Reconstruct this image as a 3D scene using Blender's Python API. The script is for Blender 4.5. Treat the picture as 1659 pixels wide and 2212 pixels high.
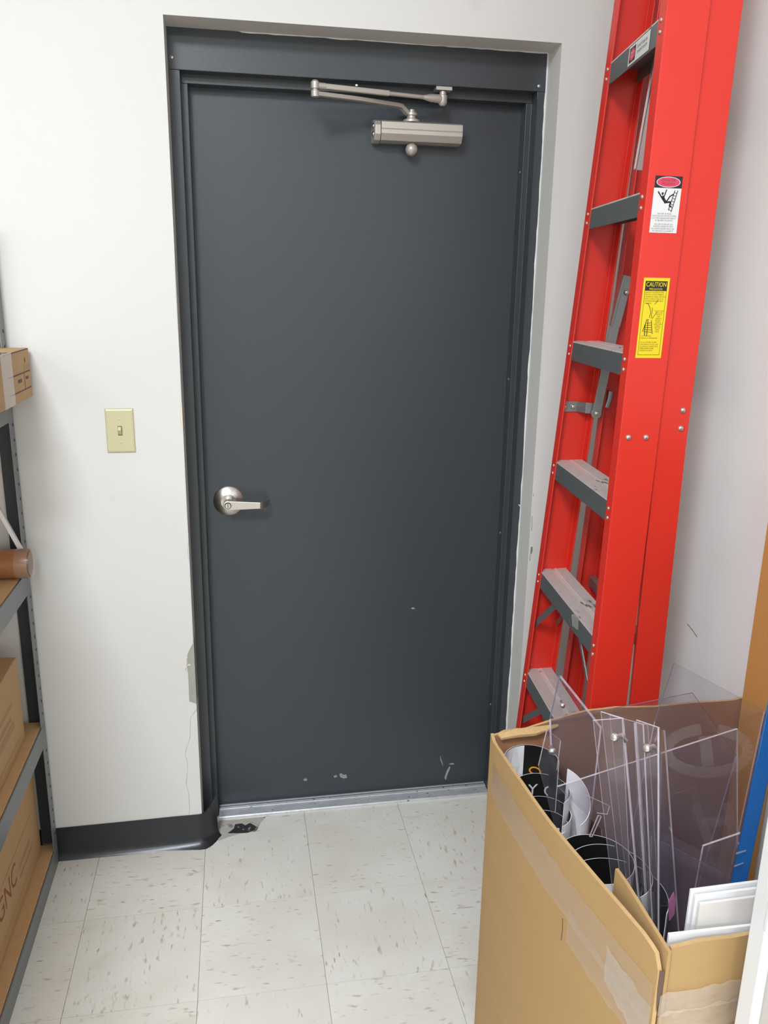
import bpy, bmesh, math, random
import numpy as np
from mathutils import Vector, Matrix

for o in list(bpy.data.objects):
    bpy.data.objects.remove(o, do_unlink=True)
scene = bpy.context.scene
COL = scene.collection
random.seed(7)

# ---------------------------------------------------------------- camera
FPX = 1768.02
CAM = Vector((0.1006, -2.3454, 1.6218))
PITCH, ROLL, YAW = -0.2655, 0.0168, 0.1786


def cam_axes():
    cz, sz = math.cos(YAW), math.sin(YAW)
    cx, sx = math.cos(PITCH), math.sin(PITCH)
    cy, sy = math.cos(ROLL), math.sin(ROLL)
    right = Vector((cz, -sz, 0)); f0 = Vector((sz, cz, 0)); up0 = Vector((0, 0, 1))
    fwd = f0 * cx + up0 * sx
    up = up0 * cx - f0 * sx
    return right * cy + up * sy, up * cy - right * sy, fwd


CR, CU, CF = cam_axes()
cam_data = bpy.data.cameras.new('camera')
cam = bpy.data.objects.new('camera', cam_data)
COL.objects.link(cam)
cam.matrix_world = Matrix(((CR.x, CU.x, -CF.x, CAM.x), (CR.y, CU.y, -CF.y, CAM.y),
                           (CR.z, CU.z, -CF.z, CAM.z), (0, 0, 0, 1)))
cam_data.sensor_fit = 'HORIZONTAL'
cam_data.sensor_width = 36.0
cam_data.lens = FPX * 36.0 / 1659.0
cam_data.clip_start = 0.02
scene.camera = cam

# ---------------------------------------------------------------- world, lights, exposure
world = bpy.data.worlds.new('world')
scene.world = world
world.use_nodes = True
world.node_tree.nodes['Background'].inputs[0].default_value = (0.9, 0.95, 1.0, 1)
world.node_tree.nodes['Background'].inputs[1].default_value = 0.25


def area(name, loc, sx, sy, power, col=(0.84, 0.915, 1.0)):
    d = bpy.data.lights.new(name, 'AREA')
    d.shape = 'RECTANGLE'; d.size = sx; d.size_y = sy; d.energy = power; d.color = col
    o = bpy.data.objects.new(name, d)
    o.location = loc
    COL.objects.link(o)
    return o


for tx, ty, tp, w_, l_ in ((-0.75, -3.1, 115, 0.7, 1.0), (-0.6, -6.0, 95, 1.2, 1.2), (-3.2, -5.5, 70, 1.2, 1.2)):  # nearest lamp inferred from the shadows; the two farther ones are unseen, added fill
    area('key_fill_light', (tx, ty, 3.40), w_, l_, tp)

scene.view_settings.view_transform = 'Standard'
scene.view_settings.look = 'None'
scene.view_settings.exposure = 0.38
scene.view_settings.gamma = 1.0
scene.view_settings.use_curve_mapping = False
try:
    scene.cycles.transparent_max_bounces = 40
    scene.cycles.max_bounces = 10
except Exception:
    pass


# ---------------------------------------------------------------- helpers
def at(px, py, axis, v):
    """the point where the sight line of a photo pixel meets the plane axis = v"""
    d = CF * FPX + CR * (px - 829.5) + CU * (1106 - py)
    i = 'xyz'.index(axis)
    return CAM + d * ((v - CAM[i]) / d[i])


def lin(r, g, b):
    f = lambda c: c / 12.92 if c <= 0.04045 else ((c + 0.055) / 1.055) ** 2.4
    return (f(r / 255), f(g / 255), f(b / 255), 1)


def nodes_of(m):
    m.use_nodes = True
    nt = m.node_tree
    return nt, nt.nodes, nt.links, nt.nodes['Principled BSDF']


def mat(name, col, rough=0.5, metal=0.0, var=0.0, vscale=6.0, bump=0.0, bscale=200.0, spots=None, coat=0.0, stretch=None, perobj=0.0):
    """procedural material: base colour varied by noise, optional spots (colour, scale, threshold), bump"""
    m = bpy.data.materials.new(name)
    nt, N, L, P = nodes_of(m)
    P.inputs['Roughness'].default_value = rough
    P.inputs['Metallic'].default_value = metal
    P.inputs['Coat Weight'].default_value = coat
    tc = N.new('ShaderNodeTexCoord')
    vec = tc.outputs['Object']
    if stretch:
        mp = N.new('ShaderNodeMapping'); mp.inputs['Scale'].default_value = stretch
        L.new(vec, mp.inputs['Vector']); vec = mp.outputs['Vector']
    n = N.new('ShaderNodeTexNoise'); n.inputs['Scale'].default_value = vscale; n.inputs['Detail'].default_value = 5
    L.new(vec, n.inputs['Vector'])
    mix = N.new('ShaderNodeMix'); mix.data_type = 'RGBA'
    c = Vector(col[:3])
    mix.inputs['A'].default_value = (*(c * (1 - var)), 1)
    mix.inputs['B'].default_value = (*[min(1, x) for x in c * (1 + var)], 1)
    L.new(n.outputs['Fac'], mix.inputs['Factor'])
    out = mix.outputs['Result']
    for sp in (spots or []):
        scol, ssc, th, soft, st = (list(sp) + [None])[:5]
        n2 = N.new('ShaderNodeTexNoise'); n2.inputs['Scale'].default_value = ssc; n2.inputs['Detail'].default_value = 3
        if st:
            mp2 = N.new('ShaderNodeMapping'); mp2.inputs['Scale'].default_value = st
            mp2.inputs['Location'].default_value = (ssc * .37, 1.7, .3)
            L.new(tc.outputs['Object'], mp2.inputs['Vector']); L.new(mp2.outputs['Vector'], n2.inputs['Vector'])
        else:
            L.new(tc.outputs['Object'], n2.inputs['Vector'])
        rmp = N.new('ShaderNodeMapRange'); rmp.inputs['From Min'].default_value = th; rmp.inputs['From Max'].default_value = th + soft
        L.new(n2.outputs['Fac'], rmp.inputs['Value'])
        mx = N.new('ShaderNodeMix'); mx.data_type = 'RGBA'
        L.new(rmp.outputs['Result'], mx.inputs['Factor'])
        L.new(out, mx.inputs['A']); mx.inputs['B'].default_value = scol
        out = mx.outputs['Result']
    if perobj:
        oi = N.new('ShaderNodeObjectInfo')
        mr = N.new('ShaderNodeMapRange'); mr.inputs['To Min'].default_value = 1 - perobj; mr.inputs['To Max'].default_value = 1 + perobj
        L.new(oi.outputs['Random'], mr.inputs['Value'])
        hs = N.new('ShaderNodeHueSaturation'); L.new(out, hs.inputs['Color']); L.new(mr.outputs['Result'], hs.inputs['Value'])
        out = hs.outputs['Color']
    L.new(out, P.inputs['Base Color'])
    if bump:
        nb = N.new('ShaderNodeTexNoise'); nb.inputs['Scale'].default_value = bscale; nb.inputs['Detail'].default_value = 2
        L.new(vec, nb.inputs['Vector'])
        b = N.new('ShaderNodeBump'); b.inputs['Strength'].default_value = bump; b.inputs['Distance'].default_value = 0.002
        L.new(nb.outputs['Fac'], b.inputs['Height']); L.new(b.outputs['Normal'], P.inputs['Normal'])
    return m


def clear_mat(name, tint, haze=0.1, hazecol=(0.8, 0.78, 0.85, 1), rough=0.04, gloss=1.0):
    """thin clear plastic: mostly see-through, Fresnel gloss, a little milky haze"""
    m = bpy.data.materials.new(name)
    m.use_nodes = True
    nt = m.node_tree; N = nt.nodes; L = nt.links
    N.clear()
    out = N.new('ShaderNodeOutputMaterial')
    tr = N.new('ShaderNodeBsdfTransparent'); tr.inputs['Color'].default_value = tint
    df = N.new('ShaderNodeBsdfDiffuse'); df.inputs['Color'].default_value = hazecol
    nz = N.new('ShaderNodeTexNoise'); nz.inputs['Scale'].default_value = 9
    mr = N.new('ShaderNodeMapRange'); mr.inputs['To Min'].default_value = haze * .6; mr.inputs['To Max'].default_value = haze * 1.5
    L.new(nz.outputs['Fac'], mr.inputs['Value'])
    m1 = N.new('ShaderNodeMixShader'); L.new(mr.outputs['Result'], m1.inputs[0]); L.new(tr.outputs[0], m1.inputs[1]); L.new(df.outputs[0], m1.inputs[2])
    gl = N.new('ShaderNodeBsdfGlossy'); gl.inputs['Roughness'].default_value = rough
    fr = N.new('ShaderNodeLayerWeight'); fr.inputs['Blend'].default_value = 0.5
    pw = N.new('ShaderNodeMath'); pw.operation = 'POWER'; pw.inputs[1].default_value = 5; L.new(fr.outputs['Facing'], pw.inputs[0])
    mm = N.new('ShaderNodeMath'); mm.operation = 'MULTIPLY_ADD'; mm.inputs[1].default_value = 0.8 * gloss; mm.inputs[2].default_value = 0.035 * gloss; L.new(pw.outputs[0], mm.inputs[0])
    m2 = N.new('ShaderNodeMixShader'); L.new(mm.outputs[0], m2.inputs[0]); L.new(m1.outputs[0], m2.inputs[1]); L.new(gl.outputs[0], m2.inputs[2])
    L.new(m2.outputs[0], out.inputs['Surface'])
    return m


class B:
    """collects faces, becomes one mesh"""
    def __init__(self):
        self.v = []; self.f = []; self.mi = []; self.cur = 0

    def face(self, pts):
        i = len(self.v); self.v += [Vector(p) for p in pts]
        self.f.append(list(range(i, i + len(pts)))); self.mi.append(self.cur)
        return self

    def loft(self, rings, closed=True, caps=True, capmat=None):
        n = len(rings[0]); base = len(self.v)
        for r in rings:
            self.v += [Vector(p) for p in r]
        for k in range(len(rings) - 1):
            for j in range(n if closed else n - 1):
                a = base + k * n + j; b = base + k * n + (j + 1) % n
                self.f.append([a, b, b + n, a + n]); self.mi.append(self.cur)
        if caps and closed:
            cm = self.cur if capmat is None else capmat
            self.f.append([base + j for j in range(n)][::-1]); self.mi.append(cm)
            e = base + (len(rings) - 1) * n
            self.f.append([e + j for j in range(n)]); self.mi.append(cm)
        return self

    def box(self, x0, x1, y0, y1, z0, z1):
        r = lambda z: [(x0, y0, z), (x1, y0, z), (x1, y1, z), (x0, y1, z)]
        return self.loft([r(z0), r(z1)])

    def obox(self, c, a, b, h):
        """box with centre c and half-axis vectors a, b, h"""
        c, a, b, h = map(Vector, (c, a, b, h))
        r = lambda s: [c - a - b + h * s, c + a - b + h * s, c + a + b + h * s, c - a + b + h * s]
        return self.loft([r(-1), r(1)])

    def prism(self, pts, vec, sidemat=None):
        vec = Vector(vec); pts = [Vector(p) for p in pts]
        base = self.cur
        if sidemat is not None:
            self.cur = sidemat
        self.loft([pts, [p + vec for p in pts]], capmat=base)
        self.cur = base
        return self

    def bar(self, p, q, w, t, up=(0, 0, 1)):
        """flat bar from p to q, w wide across 'up x dir', t thick along up"""
        p, q = Vector(p), Vector(q); d = (q - p); L = d.length; d.normalize()
        u = Vector(up); u = (u - d * u.dot(d)).normalized(); s = d.cross(u)
        return self.obox((p + q) / 2, d * L / 2, s * w / 2, u * t / 2)

    def tube(self, path, r, n=12, caps=True):
        path = [Vector(p) for p in path]; rings = []
        rr = r if isinstance(r, (list, tuple)) else [r] * len(path)
        ref = None
        for i, p in enumerate(path):
            d = (path[min(i + 1, len(path) - 1)] - path[max(i - 1, 0)]).normalized()
            if ref is None:
                ref = Vector((0, 0, 1)) if abs(d.z) < 0.9 else Vector((1, 0, 0))
            a = (ref - d * ref.dot(d)).normalized(); b = d.cross(a); ref = a
            rings.append([p + (a * math.cos(t) + b * math.sin(t)) * rr[i] for t in [2 * math.pi * k / n for k in range(n)]])
        return self.loft(rings, caps=caps)

    def lathe(self, prof, o, axis=(0, 0, 1), n=24):
        o = Vector(o); ax = Vector(axis).normalized()
        ref = Vector((0, 0, 1)) if abs(ax.z) < 0.9 else Vector((1, 0, 0))
        a = (ref - ax * ref.dot(ax)).normalized(); b = ax.cross(a)
        return self.loft([[o + ax * h + (a * math.cos(t) + b * math.sin(t)) * max(r, 1e-5) for t in [2 * math.pi * k / n for k in range(n)]] for r, h in prof])

    def sphere(self, c, r, n=16):
        k = 10
        return self.lathe([(r * math.sin(math.pi * i / k), -r * math.cos(math.pi * i / k)) for i in range(k + 1)], c, n=n)

    def mesh(self, name, mats, smooth=None, weld=True):
        me = bpy.data.meshes.new(name)
        bm = bmesh.new()
        vs = [bm.verts.new(v) for v in self.v]
        for f, mi in zip(self.f, self.mi):
            try:
                fc = bm.faces.new([vs[i] for i in f]); fc.material_index = mi
            except ValueError:
                pass
        if weld:
            bmesh.ops.remove_doubles(bm, verts=bm.verts, dist=1e-6)
        bmesh.ops.recalc_face_normals(bm, faces=bm.faces)
        bm.to_mesh(me); bm.free()
        for m in (mats if isinstance(mats, (list, tuple)) else [mats]):
            me.materials.append(m)
        if smooth is not None:
            me.polygons.foreach_set('use_smooth', [True] * len(me.polygons))
            me.set_sharp_from_angle(angle=math.radians(smooth))
        return me


ORG = {}


def link(name, me, origin, parent=None):
    o = bpy.data.objects.new(name, me)
    COL.objects.link(o)
    o.location = Vector(origin) - (ORG[parent.name] if parent else Vector((0, 0, 0)))
    if parent:
        o.parent = parent
    ORG[o.name] = Vector(origin)
    return o


def obj(name, b, mats, parent=None, bevel=0, smooth=None, seg=2, origin=None, angle=30):
    """one mesh object; its origin sits at the middle of its base"""
    if origin is None:
        lo = [min(v[i] for v in b.v) for i in range(3)]; hi = [max(v[i] for v in b.v) for i in range(3)]
        origin = Vector(((lo[0] + hi[0]) / 2, (lo[1] + hi[1]) / 2, lo[2]))
    origin = Vector(origin)
    b.v = [v - origin for v in b.v]
    me = b.mesh(name, mats, smooth)
    o = link(name, me, origin, parent)
    if bevel:
        md = o.modifiers.new('bevel', 'BEVEL'); md.width = bevel; md.segments = seg
        md.limit_method = 'ANGLE'; md.angle_limit = math.radians(angle)
    return o


def tag(o, label, cat, group=None):
    o['label'] = label; o['category'] = cat
    if group:
        o['group'] = group
    return o


def thing(name, label, cat, loc, group=None):
    o = link(name, None, loc)
    o.empty_display_size = 0.05
    return tag(o, label, cat, group)


def structure(o):
    o['kind'] = 'structure'
    return o


def inst(name, me, loc, parent=None, rot=None):
    o = link(name, me, loc, parent)
    if rot is not None:
        o.rotation_euler = rot
    return o


def text_flat(s, size, align='CENTER'):
    """flat letter faces in the xy plane: list of polygons as 2D points"""
    cu = bpy.data.curves.new('t', 'FONT'); cu.body = s; cu.size = size; cu.align_x = align; cu.align_y = 'CENTER'
    cu.resolution_u = 3
    o = bpy.data.objects.new('t', cu); COL.objects.link(o)
    dg = bpy.context.evaluated_depsgraph_get(); dg.update()
    me = bpy.data.meshes.new_from_object(o.evaluated_get(dg))
    polys = [[(me.vertices[i].co.x, me.vertices[i].co.y) for i in p.vertices] for p in me.polygons]
    bpy.data.meshes.remove(me); bpy.data.objects.remove(o); bpy.data.curves.remove(cu)
    return polys


def put(b, polys, fn, k=0, sx=1.0):
    """lay 2D polygons through fn(u, v) -> 3D"""
    old = b.cur; b.cur = k
    for p in polys:
        b.face([fn(u * sx, v) for u, v in p])
    b.cur = old


def ell(cx, cy, rx, ry, n=24):
    return [(cx + rx * math.cos(2 * math.pi * k / n), cy + ry * math.sin(2 * math.pi * k / n)) for k in range(n)]


def rect(x0, x1, y0, y1):
    return [(x0, y0), (x1, y0), (x1, y1), (x0, y1)]


def stroke(p, q, w):
    (ax, ay), (bx, by) = p, q
    dx, dy = bx - ax, by - ay; l = math.hypot(dx, dy); nx, ny = -dy / l * w / 2, dx / l * w / 2
    return [(ax + nx, ay + ny), (bx + nx, by + ny), (bx - nx, by - ny), (ax - nx, ay - ny)]


# ---------------------------------------------------------------- materials
M = {}
M['wall'] = mat('painted_drywall', lin(214, 212, 207), 0.55, var=0.02, vscale=3, bump=0.12, bscale=90,
                spots=[(lin(188, 184, 176), 14, 0.74, 0.08, (1, 1, 0.45)), (lin(200, 196, 190), 5, 0.72, 0.1)])
M['wall_side'] = mat('lightened_wall_paint', lin(234, 231, 228), 0.5, var=0.02, vscale=3, bump=0.1, bscale=80)  # same paint as the door wall, lightened in colour to make up for weaker light
M['ceiling'] = mat('ceiling_white', lin(235, 233, 228), 0.8, var=0.02)
M['bead'] = mat('galvanised_bead', lin(170, 170, 162), 0.45, 0.6, var=0.15, vscale=60)
M['plaster'] = mat('bare_plaster', lin(222, 214, 188), 0.9, var=0.06, vscale=40, bump=0.4, bscale=120)
M['paint_edge'] = mat('white_paint_edge', lin(222, 222, 220), 0.5, var=0.02)
M['door'] = mat('grey_door_paint', lin(57, 63, 68), 0.42, var=0.03, vscale=5, bump=0.10, bscale=420)
M['frame'] = mat('grey_frame_paint', lin(60, 64, 67), 0.38, var=0.05, vscale=5, bump=0.08, bscale=300)
M['scuff'] = clear_mat('chalky_scuff', (1, 1, 1, 1), 0.30, (0.75, 0.75, 0.76, 1), 0.5, 0.2)
M['satin'] = mat('satin_chrome', lin(205, 200, 192), 0.3, 1.0, var=0.04, vscale=40)
M['closer'] = mat('closer_aluminium', lin(186, 180, 170), 0.38, 0.45, var=0.03, vscale=30)
M['closer_dark'] = mat('closer_recess', lin(60, 58, 54), 0.5, 0.5)
M['screw'] = mat('bright_screw', lin(215, 215, 215), 0.2, 1.0)
M['thresh'] = mat('worn_threshold', lin(206, 208, 210), 0.38, 0.4, var=0.12, vscale=25, bump=0.15, bscale=150,
                  spots=[(lin(196, 200, 204), 22, 0.50, 0.10, (1, 3, 1)), (lin(60, 60, 58), 55, 0.66, 0.05, (1, 2, 1))])
M['thresh_gap'] = mat('threshold_groove', lin(45, 44, 42), 0.7)
M['cove'] = mat('black_rubber_base', lin(36, 38, 41), 0.28, var=0.15, vscale=12, bump=0.1, bscale=60,
                spots=[(lin(150, 150, 150), 38, 0.76, 0.03)])
M['ivory'] = mat('ivory_plastic', lin(200, 192, 152), 0.35, var=0.015)
M['ivory_dark'] = mat('ivory_slot', lin(120, 110, 80), 0.6)
M['concrete'] = mat('bare_concrete', lin(186, 181, 170), 0.9, var=0.15, vscale=40, bump=0.4, bscale=200, spots=[(lin(90, 88, 84), 30, 0.58, 0.1)])
M['adhesive'] = mat('black_adhesive', lin(48, 49, 50), 0.45, var=0.4, vscale=60, bump=0.5, bscale=150, spots=[(lin(150, 146, 138), 70, 0.6, 0.06)])
M['grout'] = mat('dark_joint', lin(150, 143, 130), 0.9)
M['red'] = mat('red_fibreglass', lin(214, 47, 34), 0.36, var=0.05, vscale=8, bump=0.12, bscale=350)
M['ladder_grey'] = mat('grey_step_skirt', lin(106, 110, 111), 0.42, 0.35, var=0.07, vscale=20)
M['ladder_alu'] = mat('dusty_aluminium_tread', lin(216, 205, 200), 0.45, 0.2, var=0.08, vscale=16, spots=[(lin(120, 112, 108), 45, 0.62, 0.05, (1, .4, 1))])
M['galv'] = mat('galvanised_steel', lin(150, 153, 152), 0.4, 0.75, var=0.14, vscale=30)
M['alu'] = mat('bright_aluminium', lin(212, 208, 202), 0.28, 0.9, var=0.04)
M['rivet'] = mat('rivet_steel', lin(196, 188, 176), 0.3, 0.8)
M['rubber'] = mat('black_rubber', lin(30, 30, 30), 0.7)
M['lab_white'] = mat('label_white', lin(218, 216, 213), 0.45)
M['lab_black'] = mat('label_black', lin(26, 20, 20), 0.45)
M['lab_red'] = mat('label_red', lin(214, 60, 90), 0.45)
M['lab_yellow'] = mat('label_yellow', lin(226, 200, 22), 0.4)
M['lab_grey'] = mat('label_grey_print', lin(60, 57, 56), 0.5)
M['lab_olive'] = mat('label_olive_print', lin(70, 58, 8), 0.5)
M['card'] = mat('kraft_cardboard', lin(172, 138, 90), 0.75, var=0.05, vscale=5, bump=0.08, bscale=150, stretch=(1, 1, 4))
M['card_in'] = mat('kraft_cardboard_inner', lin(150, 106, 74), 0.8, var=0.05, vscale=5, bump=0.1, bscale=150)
M['card_edge'] = mat('corrugated_edge', lin(190, 156, 108), 0.85, var=0.15, vscale=120)
M['card_tan'] = mat('tan_cardboard', lin(192, 138, 76), 0.7, var=0.04, vscale=4)
M['carton'] = mat('brown_carton', lin(186, 150, 106), 0.75, var=0.04, vscale=5, bump=0.06, bscale=150)
M['print_brown'] = mat('faded_brown_print', lin(142, 84, 62), 0.7, var=0.1, vscale=30)
M['print_faint'] = mat('faint_print', lin(168, 134, 98), 0.75)
M['print_dark'] = mat('dark_carton_print', lin(96, 74, 62), 0.7)
M['tape'] = clear_mat('clear_packing_tape', (0.985, 0.965, 0.94, 1), 0.10, (0.85, 0.78, 0.68, 1), 0.25, 1.2)
M['tape_white'] = clear_mat('whitish_tape', (0.98, 0.97, 0.95, 1), 0.17, (0.85, 0.82, 0.77, 1), 0.15, 1.4)
M['wood'] = mat('particle_board', lin(204, 164, 118), 0.7, var=0.09, vscale=50)
M['shelf'] = mat('grey_steel_shelf', lin(126, 131, 133), 0.4, 0.2, var=0.03, vscale=10)
M['shelf_shade'] = mat('shaded_post_steel', lin(52, 56, 60), 0.5, 0.2, var=0.06, vscale=30)  # darkened copy of the post steel, standing in for shade
M['hole'] = mat('slot_shadow', lin(34, 34, 36), 0.8)
M['acrylic'] = clear_mat('clear_acrylic', (0.955, 0.945, 0.955, 1), 0.026, (0.72, 0.68, 0.74, 1))
M['acrylic_b'] = clear_mat('lavender_film_acrylic', (0.91, 0.89, 0.915, 1), 0.050, (0.60, 0.56, 0.64, 1))
M['acr_edge'] = clear_mat('acrylic_edge', (0.86, 0.83, 0.88, 1), 0.50, (0.85, 0.80, 0.88, 1), 0.1)  # paler edge colour stands in for caught light
M['acr_edge_dark'] = clear_mat('acrylic_dark_edge', (0.36, 0.32, 0.42, 1), 0.40, (0.36, 0.33, 0.42, 1), 0.1)
M['frost'] = clear_mat('milky_letter_film', (0.97, 0.95, 0.94, 1), 0.085, (0.86, 0.82, 0.80, 1), 0.4, 0.3)
M['vinyl_black'] = mat('black_vinyl', lin(24, 23, 23), 0.38, var=0.2, vscale=8)
M['vinyl_white'] = mat('white_vinyl_back', lin(226, 224, 224), 0.45, var=0.02)
M['vinyl_grey'] = mat('grey_letter', lin(205, 203, 202), 0.45)
M['vinyl_orange'] = mat('orange_letter', lin(226, 150, 30), 0.45)
M['vinyl_red'] = mat('red_card', lin(190, 40, 34), 0.5)
M['pink'] = mat('pink_card', lin(150, 92, 128), 0.5, var=0.1, vscale=40)
M['foam'] = mat('white_foam_board', lin(232, 230, 228), 0.55, var=0.012)
M['foam_back'] = mat('off_white_board', lin(222, 216, 208), 0.6, var=0.012, vscale=60)
M['blue'] = mat('blue_gloss', lin(28, 92, 158), 0.25, var=0.12, vscale=4, coat=0.4)
M['post_white'] = mat('white_laminate', lin(222, 222, 220), 0.35, var=0.01)
M['shade_grey'] = mat('shade_grey_panel', lin(172, 166, 158), 0.5, var=0.02)  # shade of the panel put into its grey colour; the pale roll shares it
M['tube_brown'] = mat('brown_tube', lin(150, 98, 58), 0.5, var=0.12, vscale=14, coat=0.3)


def tile_material():
    m = bpy.data.materials.new('vinyl_composition_tile')
    nt, N, L, P = nodes_of(m)
    P.inputs['Roughness'].default_value = 0.33
    tc = N.new('ShaderNodeTexCoord'); oi = N.new('ShaderNodeObjectInfo')
    off = N.new('ShaderNodeVectorMath'); off.operation = 'MULTIPLY_ADD'
    cmb = N.new('ShaderNodeCombineXYZ')
    for i in range(3):
        L.new(oi.outputs['Random'], cmb.inputs[i])
    off.inputs[1].default_value = (57, 91, 33)
    L.new(cmb.outputs[0], off.inputs[0]); L.new(tc.outputs['Object'], off.inputs[2])
    v = off.outputs[0]

    def noise(scale, st=(1, 1, 1), detail=2, loc=(0, 0, 0)):
        mp = N.new('ShaderNodeMapping'); mp.inputs['Scale'].default_value = st; mp.inputs['Location'].default_value = loc
        L.new(v, mp.inputs['Vector'])
        n = N.new('ShaderNodeTexNoise'); n.inputs['Scale'].default_value = scale; n.inputs['Detail'].default_value = detail
        L.new(mp.outputs[0], n.inputs['Vector'])
        return n.outputs['Fac']

    def ramp(f, a, b):
        r = N.new('ShaderNodeMapRange'); r.inputs['From Min'].default_value = a; r.inputs['From Max'].default_value = b
        L.new(f, r.inputs['Value']); return r.outputs[0]

    def mix(fac, a, b):
        x = N.new('ShaderNodeMix'); x.data_type = 'RGBA'
        L.new(fac, x.inputs['Factor'])
        if isinstance(a, tuple): x.inputs['A'].default_value = a
        else: L.new(a, x.inputs['A'])
        x.inputs['B'].default_value = b
        return x.outputs['Result']
    c = mix(ramp(noise(5, detail=4), 0.35, 0.7), lin(233, 230, 221), lin(223, 218, 205))
    c = mix(ramp(noise(42, (1, 2.2, 1), 3), 0.55, 0.72), c, lin(228, 223, 212))
    c = mix(ramp(noise(36, (0.8, 2.4, 1), 2, (3, 1, 0)), 0.62, 0.76), c, lin(190, 181, 164))
    c = mix(ramp(noise(40, (0.7, 2.8, 1), 1, (9, 4, 0)), 0.735, 0.80), c, lin(170, 161, 146))
    c = mix(ramp(noise(3.1, detail=5, loc=(5, 2, 0)), 0.58, 0.8), c, lin(198, 188, 166))
    L.new(c, P.inputs['Base Color'])
    b = N.new('ShaderNodeBump'); b.inputs['Strength'].default_value = 0.05; b.inputs['Distance'].default_value = 0.002
    L.new(noise(30), b.inputs['Height']); L.new(b.outputs[0], P.inputs['Normal'])
    return m


M['tile'] = tile_material()

# ---------------------------------------------------------------- the room
YW, YF, YS = -0.17, -0.08, -0.041          # wall face, frame face, stop face; the door leaf faces y = 0
XL, XR, ZT = -0.043, 0.926, 2.224          # opening in the wall
XRW, XLW, YB, ZC = 1.148, -4.3, -8.0, 3.46
T = 0.3048

floor = structure(obj('floor', B().box(XLW - .05, XRW + .6, YB, 0.3, -0.08, -0.0022), M['grout'], origin=(0, 0, -0.08)))
structure(obj('ceiling', B().box(XLW - .1, XRW + .1, YB, 0.3, ZC, ZC + 0.08), M['ceiling']))
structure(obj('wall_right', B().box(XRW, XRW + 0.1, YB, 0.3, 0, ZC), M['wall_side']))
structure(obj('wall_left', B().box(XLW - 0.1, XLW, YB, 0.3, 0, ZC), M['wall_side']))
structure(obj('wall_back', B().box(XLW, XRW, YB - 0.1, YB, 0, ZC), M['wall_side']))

# vinyl floor tiles, each a piece of its own; every second one turned by a quarter
tile_me = {}


def tile_mesh(w, d):
    k = (round(w, 4), round(d, 4))
    if k not in tile_me:
        g = 0.00055
        tile_me[k] = B().box(-w / 2 + g, w / 2 - g, -d / 2 + g, d / 2 - g, -0.0022, 0).mesh('floor_tile', M['tile'])
    return tile_me[k]


X0, Y0 = -0.3405, -0.1314
for i in range(-3, 5):
    for j in range(-1, 10):
        x0, x1 = X0 + i * T, min(X0 + (i + 1) * T, XRW)
        y1, y0 = min(Y0 - j * T, -0.03), Y0 - (j + 1) * T
        if x1 - x0 < 0.02 or y1 - y0 < 0.02:
            continue
        turn = (i + j) % 2
        w, d = x1 - x0, y1 - y0
        me = tile_mesh(d, w) if turn else tile_mesh(w, d)
        inst('floor_tile', me, ((x0 + x1) / 2, (y0 + y1) / 2, 0), floor, (0, 0, math.pi / 2) if turn else None)

# bare patch and black adhesive where the tile is broken at the jamb
b = B(); pp = [at(x, y, 'z', 0.0004) for x, y in ((463, 1781), (475, 1773), (510, 1771), (548, 1767), (574, 1765), (563, 1777), (554, 1796), (520, 1801), (492, 1809), (472, 1817), (465, 1800))]
b.prism(pp, (0, 0, 0.0008)); obj('bare_patch', b, M['concrete'], floor)
b = B(); pp = [at(x, y, 'z', 0.0012) for x, y in ((492, 1800), (505, 1790), (508, 1781), (522, 1779), (530, 1783), (540, 1778), (549, 1783), (556, 1788), (548, 1794), (535, 1799), (512, 1800))]
b.prism(pp, (0, 0, 0.0008)); obj('adhesive_smear', b, M['adhesive'], floor)

# the door wall: core, plaster skin with a broken corner and a crack, ragged paint edges
bw = B()
bw.box(XLW, XL, YW + 0.003, 0.1, 0, ZC)
bw.box(XR, XRW, YW, 0.1, 0, ZC)
bw.box(XL, XR, YW, 0.1, ZT, ZC)
wall = structure(obj('wall_front', bw, M['wall']))


def wpt(px, py):
    p = at(px, py, 'y', YW); return (p.x, p.z)


edge = [(XL, ZC), (XL, 1.72), (XL - .0015, 1.60), (XL, 1.45), (XL - .001, 1.33), (XL - .005, 1.318), (XL - .006, 1.285), (XL - .0035, 1.262), (XL, 1.25), (XL - .001, 1.05),
        (XL, 0.96), (XL - .004, 0.925), (XL - .002, 0.905), (XL, 0.895), (XL - .001, .66)]
notch = [wpt(417.0, 1389), wpt(411, 1400), wpt(405.7, 1411.6), wpt(403, 1424), wpt(404.6, 1432), wpt(399.5, 1447), wpt(406, 1452), wpt(407, 1470), wpt(408, 1493), wpt(409, 1515.6), wpt(416, 1518), (XL, wpt(421, 1521)[1]), (XL, wpt(421, 1533)[1])]
crack = [wpt(330 + x / 4.424, 1380 + y / 4.424) for x, y in ((412, 680), (385, 718), (360, 750), (357, 850), (355, 940), (340, 1000), (325, 1030), (316, 1060), (310, 1110), (322, 1150), (330, 1190), (333, 1250), (325, 1320), (318, 1380), (335, 1450), (345, 1500), (350, 1600), (347, 1680), (345, 1740))]
crack.append((crack[-1][0], 0))
outer = [(XLW, 0), (XLW, ZC)] + edge + notch + crack
b = B().prism([(x, YW, z) for x, z in outer], (0, 0.003, 0)); obj('plaster_skin', b, M['wall'], wall)
strip = [(x + 0.0008 + 0.0006 * math.sin(k * 2.1), z) for k, (x, z) in enumerate(crack)][::-1]
strip = [(XL, 0)] + strip + [(XL, crack[0][1] - 0.004)]
b = B().prism([(x, YW - 0.0003, z) for x, z in strip], (0, 0.003, 0)); obj('plaster_strip', b, M['wall'], wall)
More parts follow.
